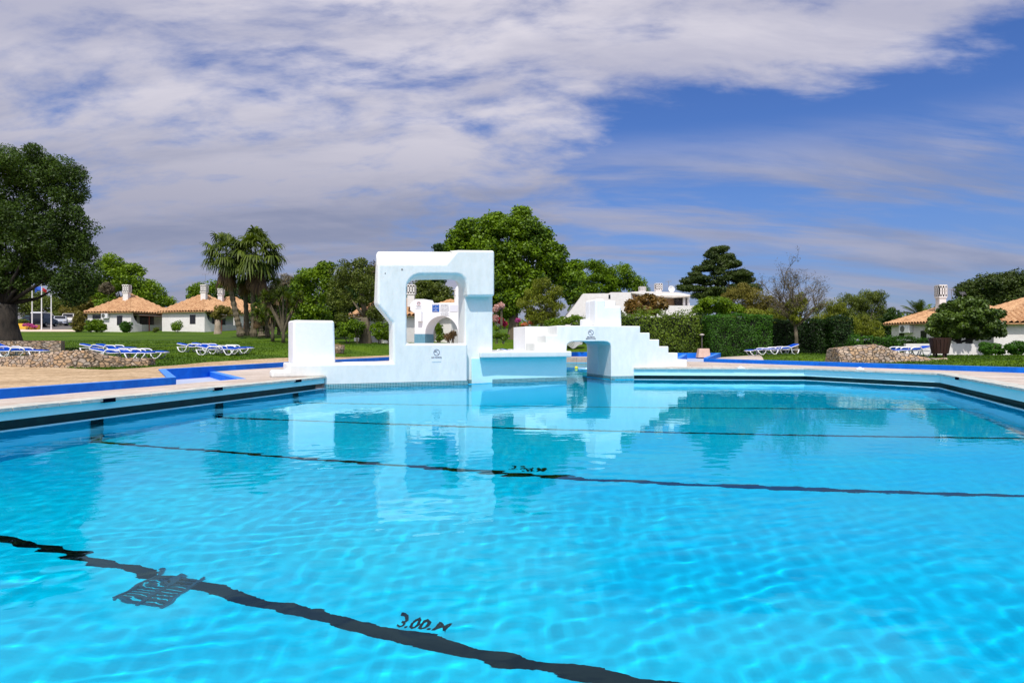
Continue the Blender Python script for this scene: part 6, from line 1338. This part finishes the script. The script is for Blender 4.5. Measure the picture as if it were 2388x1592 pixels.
# ------------------------------------------------------------------ yuccas
def yucca(label, base, Y, heads, seed, hr=17):
    b0 = px(base[0], base[1], Y); root = empty('yucca', b0, 0, label, 'yucca', 'spiky yuccas right of the palms'); rng = np.random.RandomState(seed); V = []; Q_ = []; Vd = []; Qd = []; paths = []
    for u, v in heads:
        c = np.array(px(u, v, Y+rng.uniform(-.8, .8))-b0); n_ = 110; r_ = hr/F*Y*rng.uniform(.85, 1.15)
        for k in range(n_):
            d = rng.normal(size=3); d[2] = d[2]*0.8+0.35; d /= np.linalg.norm(d); s_ = np.cross(d, [0, 0, 1]); s_ /= (np.linalg.norm(s_)+1e-6); s_ *= 0.035; p = c+d*r_*.1; m1 = c+d*r_*.6; t = c+d*r_*rng.uniform(.85, 1.15)+np.array([0, 0, -0.12*r_*(1-d[2])])
            b = len(V); V += [p-s_*.6, p+s_*.6, m1+s_, m1-s_, t+s_*.05, t-s_*.05]; Q_ += [(b, b+1, b+2, b+3), (b+3, b+2, b+4, b+5)]
        for k in range(34):
            a = rng.uniform(0, 6.28); d = np.array([math.cos(a)*.45, math.sin(a)*.45, -1.0]); s_ = np.array([-math.sin(a), math.cos(a), 0])*0.035; t = c+d*r_*rng.uniform(.7, 1.3)
            b = len(Vd); Vd += [c-s_, c+s_, t+s_*.3, t-s_*.3]; Qd.append((b, b+1, b+2, b+3))
        paths.append(([(0, 0, -.2), (0, 0, .5), tuple(np.array([0, 0, .6])*.5+c*.5), tuple(c)], [.15, .11, .07, .05]))
    np_mesh('crown', V, Q_, LM['palm'], root); np_mesh('dead_fronds', Vd, Qd, LM['dead'], root); trunk_mesh('trunk', paths, M['bark'], root, 7); return root
yucca('branched yucca with many spiky heads left of the white block', (661, 793), 49, [(627, 700), (648, 690), (672, 697), (690, 702), (660, 680), (640, 715), (682, 715), (700, 690), (616, 690)], 1)
yucca('low yellowish yucca between the palms and the branched yucca', (636, 790), 51, [(600, 730), (612, 742), (632, 735), (622, 720), (645, 742)], 2, 15)
# small feather palm behind the right villa
def feather_palm(label, u, v, Y, L_, seed, ub, vb):
    b0 = px(ub, vb, Y); root = empty('feather_palm', b0, 0, label, 'palm tree'); c = px(u, v, Y)-b0; rng = random.Random(seed); V = []; Q_ = []
    for k in range(26):
        a = rng.uniform(0, 6.28); el = rng.uniform(.15, 1.45); p = c.copy(); d = Vector((math.cos(a)*math.cos(el), math.sin(a)*math.cos(el), math.sin(el))); seg = 12
        for j in range(seg):
            d = (d+Vector((0, 0, -0.13))).normalized(); q = p+d*L_/seg; s_ = d.cross(Vector((0, 0, 1))).normalized(); up = s_.cross(d); ll = L_*0.24*math.sin(math.pi*(j+1.2)/(seg+1.5))
            for sg in (-1, 1):
                for h in (0, .5):
                    o_ = p.lerp(q, h); b = len(V); t = o_+s_*sg*ll*.8+d*ll*.5-up*ll*.35; w = d*L_*0.018; V += [o_-w, o_+w, t+w*.2, t-w*.2]; Q_.append((b, b+1, b+2, b+3))
            p = q
    np_mesh('crown', [tuple(v_) for v_ in V], Q_, LM['palm'], root); trunk_mesh('trunk', [([(0, 0, -.2), tuple(c*.5), tuple(c)], [.3, .24, .2])], M['bark'], root); return root
feather_palm('small feather palm peeping over the roof of the right villa', 2142, 740, 60, 1.9, 3, 2142, 800)
# far-off woods closing the horizon
def far_woods():
    rng = np.random.RandomState(9); C = []; Rr = []
    for k in range(420):
        u = rng.uniform(-500, 2900); Y = rng.uniform(128, 175); x = (u-CX)/F*Y; top = 752+10*math.sin(u*0.011)+8*math.sin(u*0.031); z = px(0, top+rng.uniform(0, 26), Y).z; C.append((x, Y, z)); Rr.append((rng.uniform(2, 4.5), 2.5, rng.uniform(1.2, 2.6)))
    V, Q_ = leaves(C, Rr, 130, 0.6, 10, 1.8); o = np_mesh('far_woods', V, Q_, LM['mid']); tag(o, 'low far-off belt of woods closing the horizon', 'woods', kind='stuff')
far_woods()
